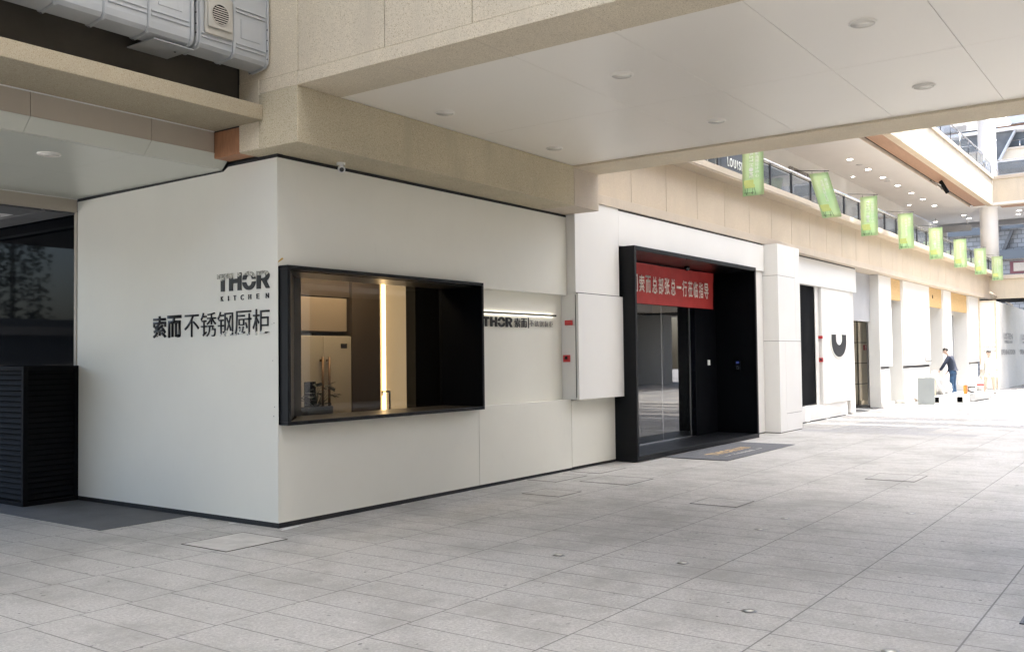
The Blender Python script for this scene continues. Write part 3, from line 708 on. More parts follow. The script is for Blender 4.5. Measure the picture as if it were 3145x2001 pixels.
# ventilation duct
du = thing('ventilation_duct', 'pale grey moulded ventilation duct with a round grille hanging at the top left', 'duct', (-4,0,4.4))
def duct_section(x0, x1):
    bm = nb(); pf = [(-.150,4.50),(-.143,4.445),(-.118,4.412),(-.06,4.402),(.07,4.388),(.11,4.41),(.12,4.6),(.12,5.6),(-.150,5.6)]
    prism(bm, pf, 'x', x0, x1)
    return bm
xd = [-9.0,-7.9,-6.8,-5.7,-4.6,-3.6,-2.70,-2.30,-1.90,-1.50,-1.07]
part('section', duct_section(-9, -1.055), 'duct_plastic', du); part('section', duct_section(-1.03, -.245), 'duct_plastic', du)
bm = nb()
pfo = [(-.168,4.50),(-.160,4.435),(-.128,4.395),(-.06,4.384),(.07,4.372),(.125,4.40),(.13,4.6),(.13,5.6),(-.168,5.6)]
bm.free()
for x in [x for x in xd[:-1]+[-.63] if x > -5]: bm = nb(); prism(bm, pfo, 'x', x-.016, x+.016, .006); part('rib', bm, 'duct_plastic', du)
for x in (-1.085,-.998,-.245): bm = nb(); prism(bm, pfo, 'x', x-.012, x+.012, .004); part('flange', bm, 'duct_plastic', du)
prev = -9.0
for x in (-2.70,-2.30,-1.90,-1.50,-1.085): 
    for z in (4.555,4.595,4.90,4.94): bm = nb(); box(bm, max(prev,-4.5)+.02, x-.02, -.160, -.149, z-.008, z+.008, bev=.003); part('horizontal_rib', bm, 'duct_plastic', du)
    if x-prev < .5: bm = nb(); box(bm, prev+.09, x-.09, -.1545, -.149, 4.66, 4.85, bev=.002); part('raised_panel', bm, 'duct_plastic', du)
    prev = x
for a, b in ((-.98,-.65), (-.61,-.26)):
    for z in (4.505,4.54,4.835,4.87): bm = nb(); box(bm, a, b, -.160, -.149, z-.007, z+.007, bev=.003); part('horizontal_rib', bm, 'duct_plastic', du)
bm = nb(); box(bm, -.55, -.33, -.1545, -.149, 4.60, 4.78, bev=.002); part('raised_panel', bm, 'duct_plastic', du)
bm = nb()
bm.free()
for x in (-2.70,-2.30,-1.90,-1.50,-1.09,-.63,-.27): bm = nb(); tube(bm, (x-.012,.060,4.372), (x-.012,.060,4.366), .011, .009, 10); part('bolt', bm, 'screw_metal', du)
for z in (4.52,4.60,4.70,4.80):
    bm = nb(); tube(bm, (-1.04,-.152,z), (-1.04,-.160,z), .009, .007, 8); part('bolt', bm, 'screw_metal', du)
    bm = nb(); tube(bm, (-.262,-.17,z-.05), (-.262,-.176,z-.05), .007, .006, 8); part('bolt', bm, 'screw_metal', du)
vg = part('vent_cover', BX((-.955,-.655,-.175,-.150,4.54,4.90), (-.935,-.675,-.192,-.174,4.60,4.90), bev=.008), 'vent_cover', du)
bm = nb(); lathe(bm, (-.805,-.193,4.735), [(.088,.0),(.100,-.004),(.104,.003)], 36, 'y')
for f in [f for f in bm.faces if len(f.verts) > 4]: bm.faces.remove(f)
part('grille_ring', bm, 'vent_cover', vg)
bm = nb(); lathe(bm, (-.805,-.1935,4.735), [(.088,.0008),(0,.0008)], 36, 'y'); part('grille_hole', bm, 'black_matte', vg)
bm = nb()
for k in range(8):
    z = 4.735-.070+k*.020; w = math.sqrt(max(.0, .086**2-(z-4.735)**2))
    v = [bm.verts.new(p) for p in ((-.805-w,-.194,z), (-.805+w,-.194,z), (-.805+w,-.200,z-.011), (-.805-w,-.200,z-.011))]; bm.faces.new(v)
part('grille_slat', bm, 'vent_cover', vg)
part('hanger', BX((-1.42,-1.02,-.10,.30,4.375,4.385)), 'duct_plastic', du)

# dark glazed wall and louvred box at the far left
gw = thing('glazed_wall', 'dark reflective glass wall left of the corner shop', 'window wall', (.05,6,0))
part('glass', BX((.05,.06,3.67,14,0,3.45)), 'glass_dark', gw); part('back', BX((.3,.35,3.6,14,0,3.45)), 'black_matte', gw)
part('jamb', BX((.0,.10,3.61,3.668,0,3.425), bev=.003), 'taupe_panel', gw)
lv = thing('louvred_enclosure', 'waist high black louvred metal enclosure against the side of the shop', 'enclosure', (-.33,5,0))
part('frame', BX((-.655,-.600,3.555,3.600,0,1.59), (-.05,.0,3.555,3.605,0,1.59), (-.600,-.05,3.556,3.60,1.545,1.589), (-.600,-.05,3.556,3.60,0,.05), (-.654,-.60,3.6,7.2,1.545,1.589), (-.654,-.60,3.6,7.2,0,.05), (-.655,-.60,7.2,7.25,0,1.59), bev=.003), 'louvre_dark', lv)
bm = nb(); bm2 = nb()
for k in range(24):
    z = .075+k*.062
    prism(bm, [(3.566,z),(3.590,z+.05),(3.596,z+.05),(3.572,z)], 'x', -.60, -.05); prism(bm2, [(-.644,z),(-.620,z+.05),(-.614,z+.05),(-.638,z)], 'y', 3.60, 7.2)
part('slat', bm, 'louvre_dark', lv); part('slat', bm2, 'louvre_dark', lv)
part('back', BX((-.60,.0,3.61,3.62,.02,1.56), (-.60,-.59,3.6,7.2,.02,1.56), (-.6,0,3.6,7.2,1.55,1.56)), 'black_matte', lv)

# ------------------------------------------------------------------ mall front, upper wall
mf = thing('upper_facade', 'beige stone clad upper wall of the mall with a projecting pale cornice', 'wall', (22,0,3.8))
bm = nb(); xj_ = [5.0] + [5.72+1.207*k for k in range(0, 28)]; xj_ = [x for x in xj_ if x < 38.55] + [38.60]
for a, b in zip(xj_[:-1], xj_[1:]): box(bm, a+.005, b-.005, -.140, .20, 4.012, 4.845)
part('stone_panel', bm, 'stone_upper', mf)
part('joint_backing', BX((5.0,38.6,-.125,.20,4.0,4.84)), 'dark_recess', mf)
part('lower_band', BX((5.241,38.6,-.165,.60,3.866,4.010), bev=.006), 'stone_trim', mf)
part('cornice_soffit', BX((5.0,38.6,-.43,-.10,4.845,4.870), (5.0,38.6,-.425,-.10,4.872,4.90)), 'stone_upper', mf)
part('cornice', BX((5.0,14.6,-.445,.0,4.872,4.985), (14.6,38.6,-.435,.0,4.874,4.98), bev=.004), 'stone_trim', mf)
part('gallery_floor', BX((-9,38.7,.0,3.0,4.60,4.90)), 'stone_trim', mf)

rl = thing('gallery_railing', 'glass gallery railing with steel handrail above the beige wall', 'railing', (22,-.36,4.98))
post_x = [6.14+1.2345*k for k in range(0, 27)]
bm = nb(); tube(bm, (5.3,-.40,5.475), (38.5,-.40,5.475), .024, seg=12); part('handrail', bm, 'steel', rl)
bm = nb(); tube(bm, (5.3,-.385,5.425), (38.5,-.385,5.425), .010, seg=8); part('rail', bm, 'steel_dark', rl)
for x in post_x:
    if x > 38.5: break
    part('post', BX((x-.022,x+.022,-.395,-.345,4.983,5.455), bev=.003), 'steel_dark', rl)
for a, b in zip(post_x[:-1], post_x[1:]):
    if b > 38.5: break
    part('glass_pane', BX((a+.04,b-.04,-.372,-.362,5.0,5.405)), 'glass_rail', rl)
    if a > 9: part('edge_strip', BX((a+.030,a+.052,-.378,-.356,5.0,5.41), (a+.055,b-.04,-.377,-.360,5.395,5.41)), 'steel', rl)

# dark sign behind the railing
ds = thing('gallery_sign', 'dark panel sign with pale capitals behind the gallery railing', 'sign', (10.6,-.3,5.0))
part('panel', BX((9.70,11.60,-.392,-.378,4.99,5.40), (6.0,9.58,-.392,-.378,4.99,5.40)), 'sign_dark', ds)
lx = [('L',10.335,10.41), ('O',10.44,10.575), ('U',10.62,10.73), ('I',10.79,10.81), ('S',10.86,10.955), ('L',11.00,11.07), ('L',11.12,11.19)]
part('lettering', txt_bm([(c, a-.215, b-.215, 5.065, 5.232) for c, a, b in lx], (0,-.3925,0), U2, V_, .006, .012), 'print_white', ds)
bm = nb()
for a, b in (((9.28,5.30),(9.45,5.27)), ((9.45,5.27),(9.60,5.29)), ((9.60,5.29),(9.72,5.22)), ((9.44,5.42),(9.44,5.05)), ((9.45,5.10),(9.62,5.13)), ((8.98,5.10),(9.12,5.42)), ((9.08,5.10),(9.16,5.42))):
    tube(bm, (a[0]-.2,-.395,a[1]-.04), (b[0]-.2,-.395,b[1]-.04), .009, seg=6)
part('drawing', bm, 'print_white', ds)
gs = txt_bm([(c, 22.1+i*.235, 22.1+i*.235+.17, 7.22, 7.36) for i, c in enumerate('GRUUNSEVEN')], (0,2.69,0), U2, V_, .05, .02)
single('steel_lettering', gs, 'letter_grey', 'grey metal letters on the gallery back wall above the railing', 'sign')

# gallery storey behind the railing
ga = thing('upper_gallery', 'upper gallery of the mall with a white ceiling, wooden soffit strip and pale parapet', 'building', (20,1,7.8))
part('back_wall', BX((-9,38.1,2.75,2.9,4.9,7.85)), 'white_soft', ga)
part('shop_glass', BX(*[(x,x+1.9,2.70,2.745,4.95,6.9) for x in (12,14.2,17.6,19.8,25.2,27.4,30.8,33.0)]), 'glass_rail', ga)
part('ceiling', BX((-9,38.55,.47,2.9,7.85,7.95), (38.4,44,-16,2.9,7.852,7.95)), 'gallery_ceiling', ga)
part('ceiling_edge', BX((-9,38.1,.43,.47,7.81,7.96)), 'stone_trim', ga)
part('shadow_gap', BX((-9,38.2,.30,.43,7.90,7.96)), 'black_matte', ga)
part('wooden_soffit', BX((-9,38.3,-.22,.34,7.855,7.90), (38.85,39.4,-16,-.6,7.83,7.86)), 'wood_soffit', ga)
bm = nb(); xp = [-9+1.7*k for k in range(29)]; xp = [x for x in xp if x < 38] + [38.4]
for a, b in zip(xp[:-1], xp[1:]): box(bm, a+.002, b-.002, -.39, -.16, 7.83, 8.93)
part('parapet', bm, 'stone_plain', ga)
part('parapet_soffit', BX((-9,38.4,-.385,-.20,7.822,7.8295)), 'stone_upper', ga)
part('parapet_cap', BX((-9,38.40,-.45,-.12,8.932,9.08), bev=.006), 'stone_trim', ga)
part('parapet', BX((38.402,38.65,-16,-.40,7.83,8.93)), 'stone_plain', ga); part('parapet_cap', BX((38.36,38.70,-16,-.38,8.934,9.07), bev=.006), 'stone_trim', ga)
part('upper_back_wall', BX((-9,40,3.2,3.3,8.9,13.0)), 'white_soft', ga)
part('roof', BX((-9,44,-.4,3.3,12.35,12.5)), 'gallery_ceiling', ga)
def rail3(x0, y0, x1, y1, z, label):
    t = thing('gallery_railing', label, 'railing', ((x0+x1)/2,(y0+y1)/2,z))
    d = Vector((x1-x0, y1-y0, 0)); n = max(1, int(d.length/1.5)); d.normalize()
    bm = nb(); tube(bm, (x0,y0,z+.66), (x1,y1,z+.66), .03, seg=10); part('handrail', bm, 'steel', t)
    L = Vector((x1-x0, y1-y0, 0)).length
    for k in range(n+1):
        p = Vector((x0,y0,0))+d*(L*k/n); bm = nb(); tube(bm, (p.x,p.y,z), (p.x,p.y,z+.64), .028 if k % 3 == 0 else .016, seg=8); part('post', bm, 'steel' if k % 3 == 0 else 'steel_dark', t)
        if k < n:
            q = p+d*(L/n); e = d*.06; nn_ = Vector((-d.y, d.x, 0))*.005; bm = nb()
            a = [p+e, q-e]; vs = []
            for s_ in (-1, 1):
                for pt in a: vs += [bm.verts.new((pt.x+nn_.x*s_, pt.y+nn_.y*s_, z+.06)), bm.verts.new((pt.x+nn_.x*s_, pt.y+nn_.y*s_, z+.58))]
            for f in ((0,2,3,1), (4,5,7,6), (0,4,6,2), (1,3,7,5), (0,1,5,4), (2,6,7,3)): bm.faces.new([vs[i] for i in f])
            part('glass_pane', bm, 'glass_rail', t)
rail3(22, -.36, 38.3, -.36, 9.08, 'steel and glass railing on the parapet of the top gallery')
rail3(38.5, -.55, 38.5, -9, 9.07, 'steel and glass railing on the cross building parapet at the top right')
gl2 = 'lit downlights in the white gallery ceiling'
def lamp(x, y, z, label, r=.088):
    t = thing('ceiling_light', label, 'downlight', (x,y,z), gl2)
    bm = nb(); lathe(bm, (x,y,z), [(r,.0),(r*1.22,-.008),(r*1.25,.002)], 24)
    for f in [f for f in bm.faces if len(f.verts) > 4]: bm.faces.remove(f)
    part('ring', bm, 'white_plastic', t)
    bm = nb(); lathe(bm, (x,y,z), [(r,-.004),(0,-.0041)], 24); part('lens', bm, 'lamp_on', t)
ordn = ['nearest', 'second', 'third', 'fourth', 'fifth', 'sixth', 'farthest']
for i, x in enumerate((24.8,26.9,28.75,30.8,32.9,34.8,36.9)): lamp(x, 1.62, 7.848, 'lit white downlight, %s in the long row of the gallery ceiling' % ordn[i])
lamp(27.9, 2.42, 7.848, 'small lit spotlight by the gallery back wall above the second green flag', .055)
lamp(36.0, 2.42, 7.848, 'small lit spotlight at the far end near the gallery back wall', .07)
for i, (x, y) in enumerate(((40.8,1.18), (42.1,1.18), (42.3,3.0-.3), (40.9,-1.05), (42.1,-.85))): lamp(x, y, 7.85, 'lit downlight in the cross gallery ceiling ' + ('left of the round column, upper one', 'left of the round column, lower one', 'at the far left above the hanging sign', 'right of the round column, upper one', 'right of the round column, lower one')[i])
for i, (x, y) in enumerate(((25.9,1.64), (29.6,1.7))):
    bm = nb(); lathe(bm, (x,y,7.846), [(0,-.004),(.10,-.003),(.11,.004)], 20); single('ceiling_speaker', bm, 'grey_panel', 'flat grey disc speaker in the gallery ceiling, %s one' % ('nearer', 'farther')[i], 'speaker', 'grey ceiling speakers')
# flood lamp hanging under the parapet
fl = thing('flood_lamp', 'black floodlight on an arm under the top gallery soffit', 'lamp', (27.2,-.3,7.4))
bm = nb(); box(bm, -.04,.04,-.07,.07,-.26,.26, bev=.015); bmesh.ops.rotate(bm, verts=bm.verts, cent=(0,0,0), matrix=Matrix.Rotation(R(-28),3,'X')); bmesh.ops.translate(bm, verts=bm.verts, vec=(30.6,-.02,7.58)); part('lamp_head', bm, 'black_frame', fl)
bm = nb(); tube(bm, (30.6,.0,7.6), (30.4,.38,7.86), .018, seg=8); tube(bm, (30.6,.05,7.5), (30.4,.42,7.84), .018, seg=8); part('arm', bm, 'steel', fl)

# ------------------------------------------------------------------ cross building
cr = thing('cross_building', 'cream clad building closing the end of the mall street', 'building', (40,-6,3.9))
bm = nb()
for k in range(10): box(bm, 38.602, 38.9, -16+1.6*k, -16+1.6*(k+1)-.006, 3.872, 4.70)
part('wall', bm, 'stone_plain', cr); part('wall_cap', BX((38.50,38.95,-16,-.145,4.702,4.86), bev=.006), 'stone_trim', cr)
part('floor', BX((38.95,41.5,-16,3,3.872,4.85)), 'stone_trim', cr)
part('passage_ceiling', BX((38.7,41.5,-16,3,3.83,3.871)), 'black_matte', cr)
part('back_beam', BX((43.9,44.2,-16,4.2,7.95,8.6), (43.7,43.9,-16,4.2,7.6,7.849)), 'grey_panel', cr)
part('back_wall', BX((44.0,44.2,2.55,9,4.8,7.9)), 'white_soft', cr)
part('end_wall', BX((38.1,44,2.92,3.1,4.9,7.85)), 'white_soft', cr)
part('upper_slab', BX((43.4,49,-16,3,10.2,10.6)), 'grey_panel', cr)
bm = nb(); tube(bm, (39.05,-.12,4.86), (39.05,-.12,12.3), .355, seg=40); single('round_column', bm, 'col_white', 'thick round white column at the corner of the galleries', 'column')
mr_ = thing('gallery_railing', 'steel railing with a maroon printed sheet on the cross building', 'railing', (38.5,-4,4.86))
bm = nb(); tube(bm, (38.5,-.5,5.50), (38.5,-9,5.50), .03, seg=10); part('handrail', bm, 'steel', mr_)
part('printed_sheet', BX((38.55,38.57,-9,-.95,4.90,5.42)), 'maroon', mr_)
for k in range(6): bm = nb(); tube(bm, (38.5,-.6-k*1.6,4.86), (38.5,-.6-k*1.6,5.5), .025, seg=8); part('post', bm, 'steel', mr_)
part('printed_picture', BX((38.54,38.548,-1.8,-1.08,5.0,5.36), bev=.01), 'mat_white', mr_)
# hanging sign boxes
def hang(x, y0, y1, z0, z1, zt, label):
    t = thing('hanging_sign', label, 'sign', (x,(y0+y1)/2,z0))
    part('box', BX((x-.05,x+.05,y0,y1,z0,z1), bev=.008), 'grey_panel', t)
    for y in (y0+.3*(y1-y0)*.4, y1-.1): bm = nb(); tube(bm, (x,y,z1), (x,y,zt), .015, seg=8); part('rod', bm, 'steel', t)
hang(41, .92, 2.52, 7.15, 7.40, 7.85, 'grey sign box hanging on two rods left of the round column')
hang(41, .99, 1.95, 11.72, 11.98, 12.35, 'pale sign box hanging under the top gallery ceiling')
fb = thing('scale_clad_building', 'distant grey building clad in rounded metal scales seen between the galleries', 'building', (60,0,0))
part('wall', BX((60,60.5,-20,14,0,20)), 'scale_cladding', fb)
bm = nb(); prism(bm, [(1.75,9.15),(1.95,9.15),(2.75,7.2),(2.55,7.2)], 'x', 59.6, 59.9); part('brace', bm, 'slab_grey', fb)
part('window', BX((59.5,59.7,2.6,6.0,9.0,10.2), (59.5,59.7,1.2,2.4,9.25,9.8), (59.5,59.7,-4,2.6,7.35,7.95)), 'glass_blue', fb)
sb = thing('glazed_building', 'distant building with blue glazing and a dark sloping soffit at the top right', 'building', (50,0,9))
part('wall', BX((50,50.4,-16,3.1,11.4,12.34)), 'stone_plain', sb); part('ledge', BX((49.9,50.4,-16,3.1,12.342,12.44)), 'stone_trim', sb)
part('glass', BX((50.3,50.4,-16,3.1,12.44,13.3)), 'glass_blue', sb)
bm = nb(); prism(bm, [(3.1,13.26),(.22,13.26),(1.02,11.75),(3.1,11.75)], 'x', 49.6, 49.8); part('sloping_soffit', bm, 'slab_grey', sb)
bm = nb(); prism(bm, [(.22,13.26),(.12,13.26),(.92,11.75),(1.02,11.75)], 'x', 49.5, 49.82); part('soffit_edge', bm, 'grey_panel', sb)
bm = nb(); tube(bm, (49.8,.42,12.76), (49.8,-5,12.76), .03, seg=8); tube(bm, (49.8,.0,12.44), (49.8,.0,12.76), .03, seg=8); part('handrail', bm, 'steel', sb)
part('eaves', BX((49.4,50.4,-16,3.1,13.27,13.42)), 'gallery_ceiling', sb); part('wooden_soffit', BX((49.6,50.4,-16,1.0,13.43,13.56)), 'wood_soffit', sb)
part('roof', BX((49.3,52,-16,3.1,13.57,15.2)), 'grey_panel', sb)
bm = nb(); tube(bm, (49.58,1.12,12.86), (49.6,1.12,12.86), .06, seg=16); part('lamp', bm, 'white_plastic', sb)

# ------------------------------------------------------------------ green flags
def flag(x, kind, tilt, label):
    t = thing('hanging_flag', label, 'flag', (x,-.38,4.48), 'green flags hanging on arms along the gallery railing')
    W, Hh, y0 = .40, .965, -.27   # local: flag hangs from y0-W to y0
    bm = nb(); nx, nz = 4, 12; gr = []
    for i in range(nx+1):
        gr.append([bm.verts.new((.014*math.sin(3.1*j/nz+x)+.006*math.sin(i*1.7+x), y0-W*i/nx - tilt*(1-j/nz), Hh*j/nz)) for j in range(nz+1)])
    for i in range(nx):
        for j in range(nz): f = bm.faces.new((gr[i][j], gr[i+1][j], gr[i+1][j+1], gr[i][j+1])); f.smooth = True
    bmesh.ops.solidify(bm, geom=list(bm.faces), thickness=.003)
    me = bpy.data.meshes.new('cloth'); bm.to_mesh(me); bm.free(); me.materials.append(MAT['banner_green'])
    c = bpy.data.objects.new('cloth', me); C.objects.link(c); c.parent = t; ORG[c.name] = Vector(t.location)
    def sub(bm, mt, nm):
        for v in bm.verts: v.co.y -= tilt*(1-v.co.z/Hh); v.co.x += .014*math.sin(3.1*v.co.z/Hh+x) - .012
        me = bpy.data.meshes.new(nm); bm.to_mesh(me); bm.free(); me.materials.append(MAT[mt])
        o = bpy.data.objects.new(nm, me); C.objects.link(o); o.parent = c; ORG[o.name] = ORG[c.name]
    yl = y0
    V3 = (0,0,1); Ud = (0,0,-1); Vd = (0,-1,0)   # for text running downwards, rotated a quarter turn clockwise
    if kind == 0:
        bm = txt_bm([('EAST', .12, .375, -.0, .075), ('H', .39, .44, 0, .075), ('ME', .545, .65, 0, .075)], (-.004, yl-.135, Hh), (0,0,-1), (0,-1,0), .003, .012)
        cc = [( .493+.038*math.cos(a*PI/12), .036+.042*math.sin(a*PI/12)) for a in range(24)]
        g = poly_flat([[(-p[0], p[1]) for p in cc[::-1]]]); 
        for v in g.verts: v.co = Vector((-.006, yl-.135-v.co.y, Hh+v.co.x))
        me = bpy.data.meshes.new('g'); g.to_mesh(me); g.free(); bm.from_mesh(me); bpy.data.meshes.remove(me)
        col = txt_bm([(ch, .245, .315, Hh-.175-.067*i, Hh-.116-.067*i) for i, ch in enumerate('东都美居设计中心')], (-.004, yl, 0), (0,-1,0), V3, .003, .012)
        me = bpy.data.meshes.new('g'); col.to_mesh(me); col.free(); bm.from_mesh(me); bpy.data.meshes.remove(me)
    else:
        bm = txt_bm([(ch, .27, .335, Hh-.205-.080*i, Hh-.135-.080*i) for i, ch in enumerate('用设计')] +
                    [(ch, .18, .245, Hh-.225-.080*i, Hh-.155-.080*i) for i, ch in enumerate('点亮美好生活')], (-.004, yl, 0), (0,-1,0), V3, .003, .010)
        sm = txt_bm([('ll lllll', .15, .34, 0, .012), ('lll llll', .15, .40, .022, .034)], (-.004, yl-.10, Hh), (0,0,-1), (0,-1,0), .002)
        me = bpy.data.meshes.new('g'); sm.to_mesh(me); sm.free(); bm.from_mesh(me); bpy.data.meshes.remove(me)
    sub(bm, 'print_white', 'lettering')
    bm = nb(); box(bm, -.006,-.002, yl-.235, yl-.045, .14, .20, bev=.0015); box(bm, -.007,-.002, yl-.215, yl-.03, .20, .285, bev=.0015); sub(bm, 'print_yellow', 'armchair_picture')
    bm = nb()
    for a, b in ((-.05,-.075), (-.10,-.085), (-.20,-.185), (-.225,-.25)): tube(bm, (-.005,yl+a,.14), (-.005,yl+b,.02), .004, seg=5)
    sub(bm, 'print_dark', 'chair_legs')
    sub(txt_bm([('EASTHOME', .04, .21, .045, .065)], (-.004, yl, 0), (0,-1,0), V3, .002, .01), 'print_dark', 'small_lettering')
    bm = nb(); tube(bm, (.0,.03,1.075), (.0,y0-W-.02,.985), .008, seg=8)
    for yy in (y0-.06, y0-.33): tube(bm, (0,yy,1.01), (0,yy,.95), .005, seg=6)
    me = bpy.data.meshes.new('arm'); bm.to_mesh(me); bm.free(); me.materials.append(MAT['steel_dark']); o = bpy.data.objects.new('arm', me); C.objects.link(o); o.parent = t
    ORG[o.name] = Vector(t.location)
fx = [10.2,13.88,17.65,21.25,24.95,28.65,32.3,36.0]
flab = ['nearest green flag, its top hidden by the bridge, with a yellow armchair print', 'green flag blown askew, second from the bridge',
        'third green flag from the bridge, with vertical capitals', 'fourth green flag, first one past the leaning floodlight',
        'fifth green flag, in front of the dark gallery glass', 'sixth green flag, brightly lit along its top edge',
        'seventh green flag, in front of the round white column', 'last green flag, hanging before the maroon railing sheet']
for i, x in enumerate(fx): flag(x, i % 2, (.26 if i == 1 else (.01 if i else .0)), flab[i])

# ------------------------------------------------------------------ second pier and neighbour shop
p2 = thing('white_pier', 'white clad pier with thin panel joints between the portal and the neighbour shop', 'pillar', (13.1,-.2,0))
part('panel', BX((12.50,13.50,-.420,.30,3.225,3.862), (12.50,13.50,-.420,.30,1.898,3.217), (12.50,12.86,-.420,.30,.055,1.890), (12.866,13.80,-.420,.30,.42,1.890), (12.866,13.80,-.420,.30,.055,.412), (13.506,13.80,-.420,.30,1.898,3.862), bev=.003), 'white_panel_far', p2)
part('core', BX((12.52,13.78,-.41,.28,.04,3.862)), 'dark_recess', p2); part('skirting', BX((12.53,13.79,-.405,.28,.02,.055)), 'black_trim', p2)

ns = thing('neighbour_shop', 'white shop front with a tall dark window and a grey arc logo', 'building', (17,1,0))
part('header', BX((13.9,19.42,.0,.5,3.222,3.838), bev=.005), 'white_panel_far', ns)
part('wall_panel', BX((16.62,18.95,.03,.4,.425,3.219), bev=.006), 'white_panel_far', ns)
part('plinth', BX((13.9,18.62,.06,.5,.075,.422), bev=.005), 'white_panel_far', ns)
part('window_jamb', BX((16.36,16.60,.10,.5,.424,3.220)), 'white_panel_far', ns)
part('window', BX((13.9,16.36,.125,.16,.45,3.22)), 'black_matte', ns)
part('window_frame', BX((13.9,16.36,.11,.32,.424,.449), (16.33,16.36,.115,.124,.45,3.2)), 'black_frame', ns)
part('top_trim', BX((13.8,19.38,.006,.4,3.839,3.866)), 'black_trim', ns); part('skirting', BX((13.9,18.6,.07,.5,.03,.075)), 'black_trim', ns)
part('end_wall', BX((18.96,19.40,.08,.5,.08,3.21)), 'white_panel_far', ns); part('mass', BX((13.85,19.38,.5,6,.03,3.86)), 'black_matte', ns)
ul = thing('arc_logo_sign', 'thick dark U shaped logo with a thin white edge on the neighbour shop', 'sign', (17.85,-.0,1.56))
def uarc(g, dx, dz):
    cx, cz, w = 17.86, 1.93, .58
    o = [(cx-w-g, 2.10+g)] + [(cx-w*1.0-g, 2.0)] + [(cx+(w+g)*math.cos(R(a)), cz+(.385+g)*math.sin(R(a))) for a in range(180, 361, 10)] + [(cx+w+g, 2.0), (cx+w+g, 2.10+g)]
    wi = .26; i = [(cx+wi-g, 2.10+g)] + [(cx+(wi-g)*math.cos(R(a)), 1.98+(.14-g*.6)*math.sin(R(a))) for a in range(360, 179, -12)] + [(cx-wi+g, 2.10+g)]
    return [(x+dx, z+dz) for x, z in o+i]
bm = nb(); prism(bm, uarc(.022, -.02, -.008), 'y', .010, .029); part('edge', bm, 'print_white', ul)
bm = nb(); prism(bm, uarc(.0, .0, .0), 'y', -.002, .009); part('face', bm, 'text_black', ul)
alarm(16.60, .055, 2.03, 'red fire alarm strobe beside the tall dark window of the farther shop', .05)
callpoint(16.60, .055, 1.48, 'red fire call point beside the tall dark window of the neighbour shop', .05)
# corridor
co = thing('corridor_wall', 'beige tiled corridor entrance under a smooth grey panel', 'wall', (21,1,0))
part('grey_panel', BX((19.42,21.799,.30,.36,2.52,3.86)), 'grey_panel', co)
part('ceiling', BX((19.42,24,.38,5,3.0,3.05)), 'white_soft', co)
bm = nb()
for k in range(5): box(bm, 22.9, 25, .95, 1.2, .10+.62*k, .10+.62*(k+1)-.02)
part('tiles', bm, 'tile_beige', co)
bm = nb()
for k in range(5): box(bm, 22.88, 22.899, 1.0, 4.5, .10+.62*k, .10+.62*(k+1)-.02)
part('tiles', bm, 'tile_beige', co); part('joint', BX((22.90,25,.97,1.2,.08,3.0), (22.89,22.9,.98,4.5,.08,3.0)), 'dark_recess', co)
part('skirting', BX((22.86,25,.90,.95,.09,.22)), 'tile_beige', co); part('floor', BX((19.45,23,.30,5,.03,.085), (19.45,21.8,.08,.30,.03,.075)), 'slab_grey', co)
part('back_wall', BX((19.4,23,4.5,4.6,0,3.2), (19.42,19.47,.52,4.5,0,3.0)), 'white_soft', co)
nsn = thing('prohibition_sign', 'small red no smoking sign on the corridor tiles', 'sign', (23.57,.94,1.72))
part('plate', BX((23.38,23.77,.935,.948,1.72,1.88), bev=.001), 'red_plastic', nsn)
bm = nb(); lathe(bm, (23.575,.934,1.815), [(.045,0),(.058,-.002),(.060,.001)], 24, 'y')
for f in [f for f in bm.faces if len(f.verts) > 4]: bm.faces.remove(f)
box(bm, 23.50,23.65,.930,.934,1.732,1.746); box(bm, 23.55,23.60,.930,.934,1.80,1.83); tube(bm, (23.54,.932,1.85), (23.61,.932,1.78), .006, seg=6); part('symbol', bm, 'print_white', nsn)

# ------------------------------------------------------------------ far shop under works
fs = thing('unfinished_shop', 'white shop front under renovation with plywood boards above its openings', 'building', (29,1,0))
def fpanel(x0, x1, z0, z1, y=.05, nm='wall_panel', mt='white_panel_far', d=.26): part(nm, BX((x0,x1,y,y+d,z0,z1), bev=.006), mt, fs)
fpanel(21.84,23.15,1.245,3.855); fpanel(21.84,22.76,.20,1.155); fpanel(21.84,22.86,1.16,1.24,.09,'band','steel_dark'); fpanel(22.77,23.12,.2,1.15,.12,'side_strip','grey_panel')
part('return_wall', BX((21.80,21.838,.052,.36,.07,3.855)), 'white_soft', fs); fpanel(21.85,23.2,.07,.195,.03,'plinth')
fpanel(24.56,28.10,1.235,3.855); fpanel(24.52,27.85,.17,1.135); fpanel(24.56,28.05,1.14,1.23,.09,'band','steel_dark'); fpanel(24.4,28.1,.07,.165,.02,'plinth'); fpanel(27.87,28.05,.2,1.13,.12,'side_strip','grey_panel')
fpanel(30.36,31.62,.10,3.855,.05); fpanel(34.95,36.98,1.235,3.855); fpanel(35.0,36.5,.17,1.135); fpanel(34.95,36.9,1.14,1.23,.09,'band','steel_dark'); fpanel(34.9,37,.07,.165,.02,'plinth')
fpanel(22.86,24.54,3.225,3.857,.12,'plywood_board','plywood',.1); fpanel(28.11,30.34,3.20,3.857,.12,'plywood_board','plywood',.1); fpanel(31.64,34.93,3.18,3.857,.12,'plywood_board','plywood',.1)
bm = nb(); lathe(bm, (28.95,.118,3.55), [(0,0),(.07,.001)], 16, 'y'); part('hole', bm, 'black_matte', fs)
for a, b in ((23.2,24.5), (28.2,30.3), (31.66,34.9)): part('reveal', BX((a,b,.6,.66,3.1,3.86), (b,b+.05,.10,.9,.08,3.86)), 'white_soft', fs)
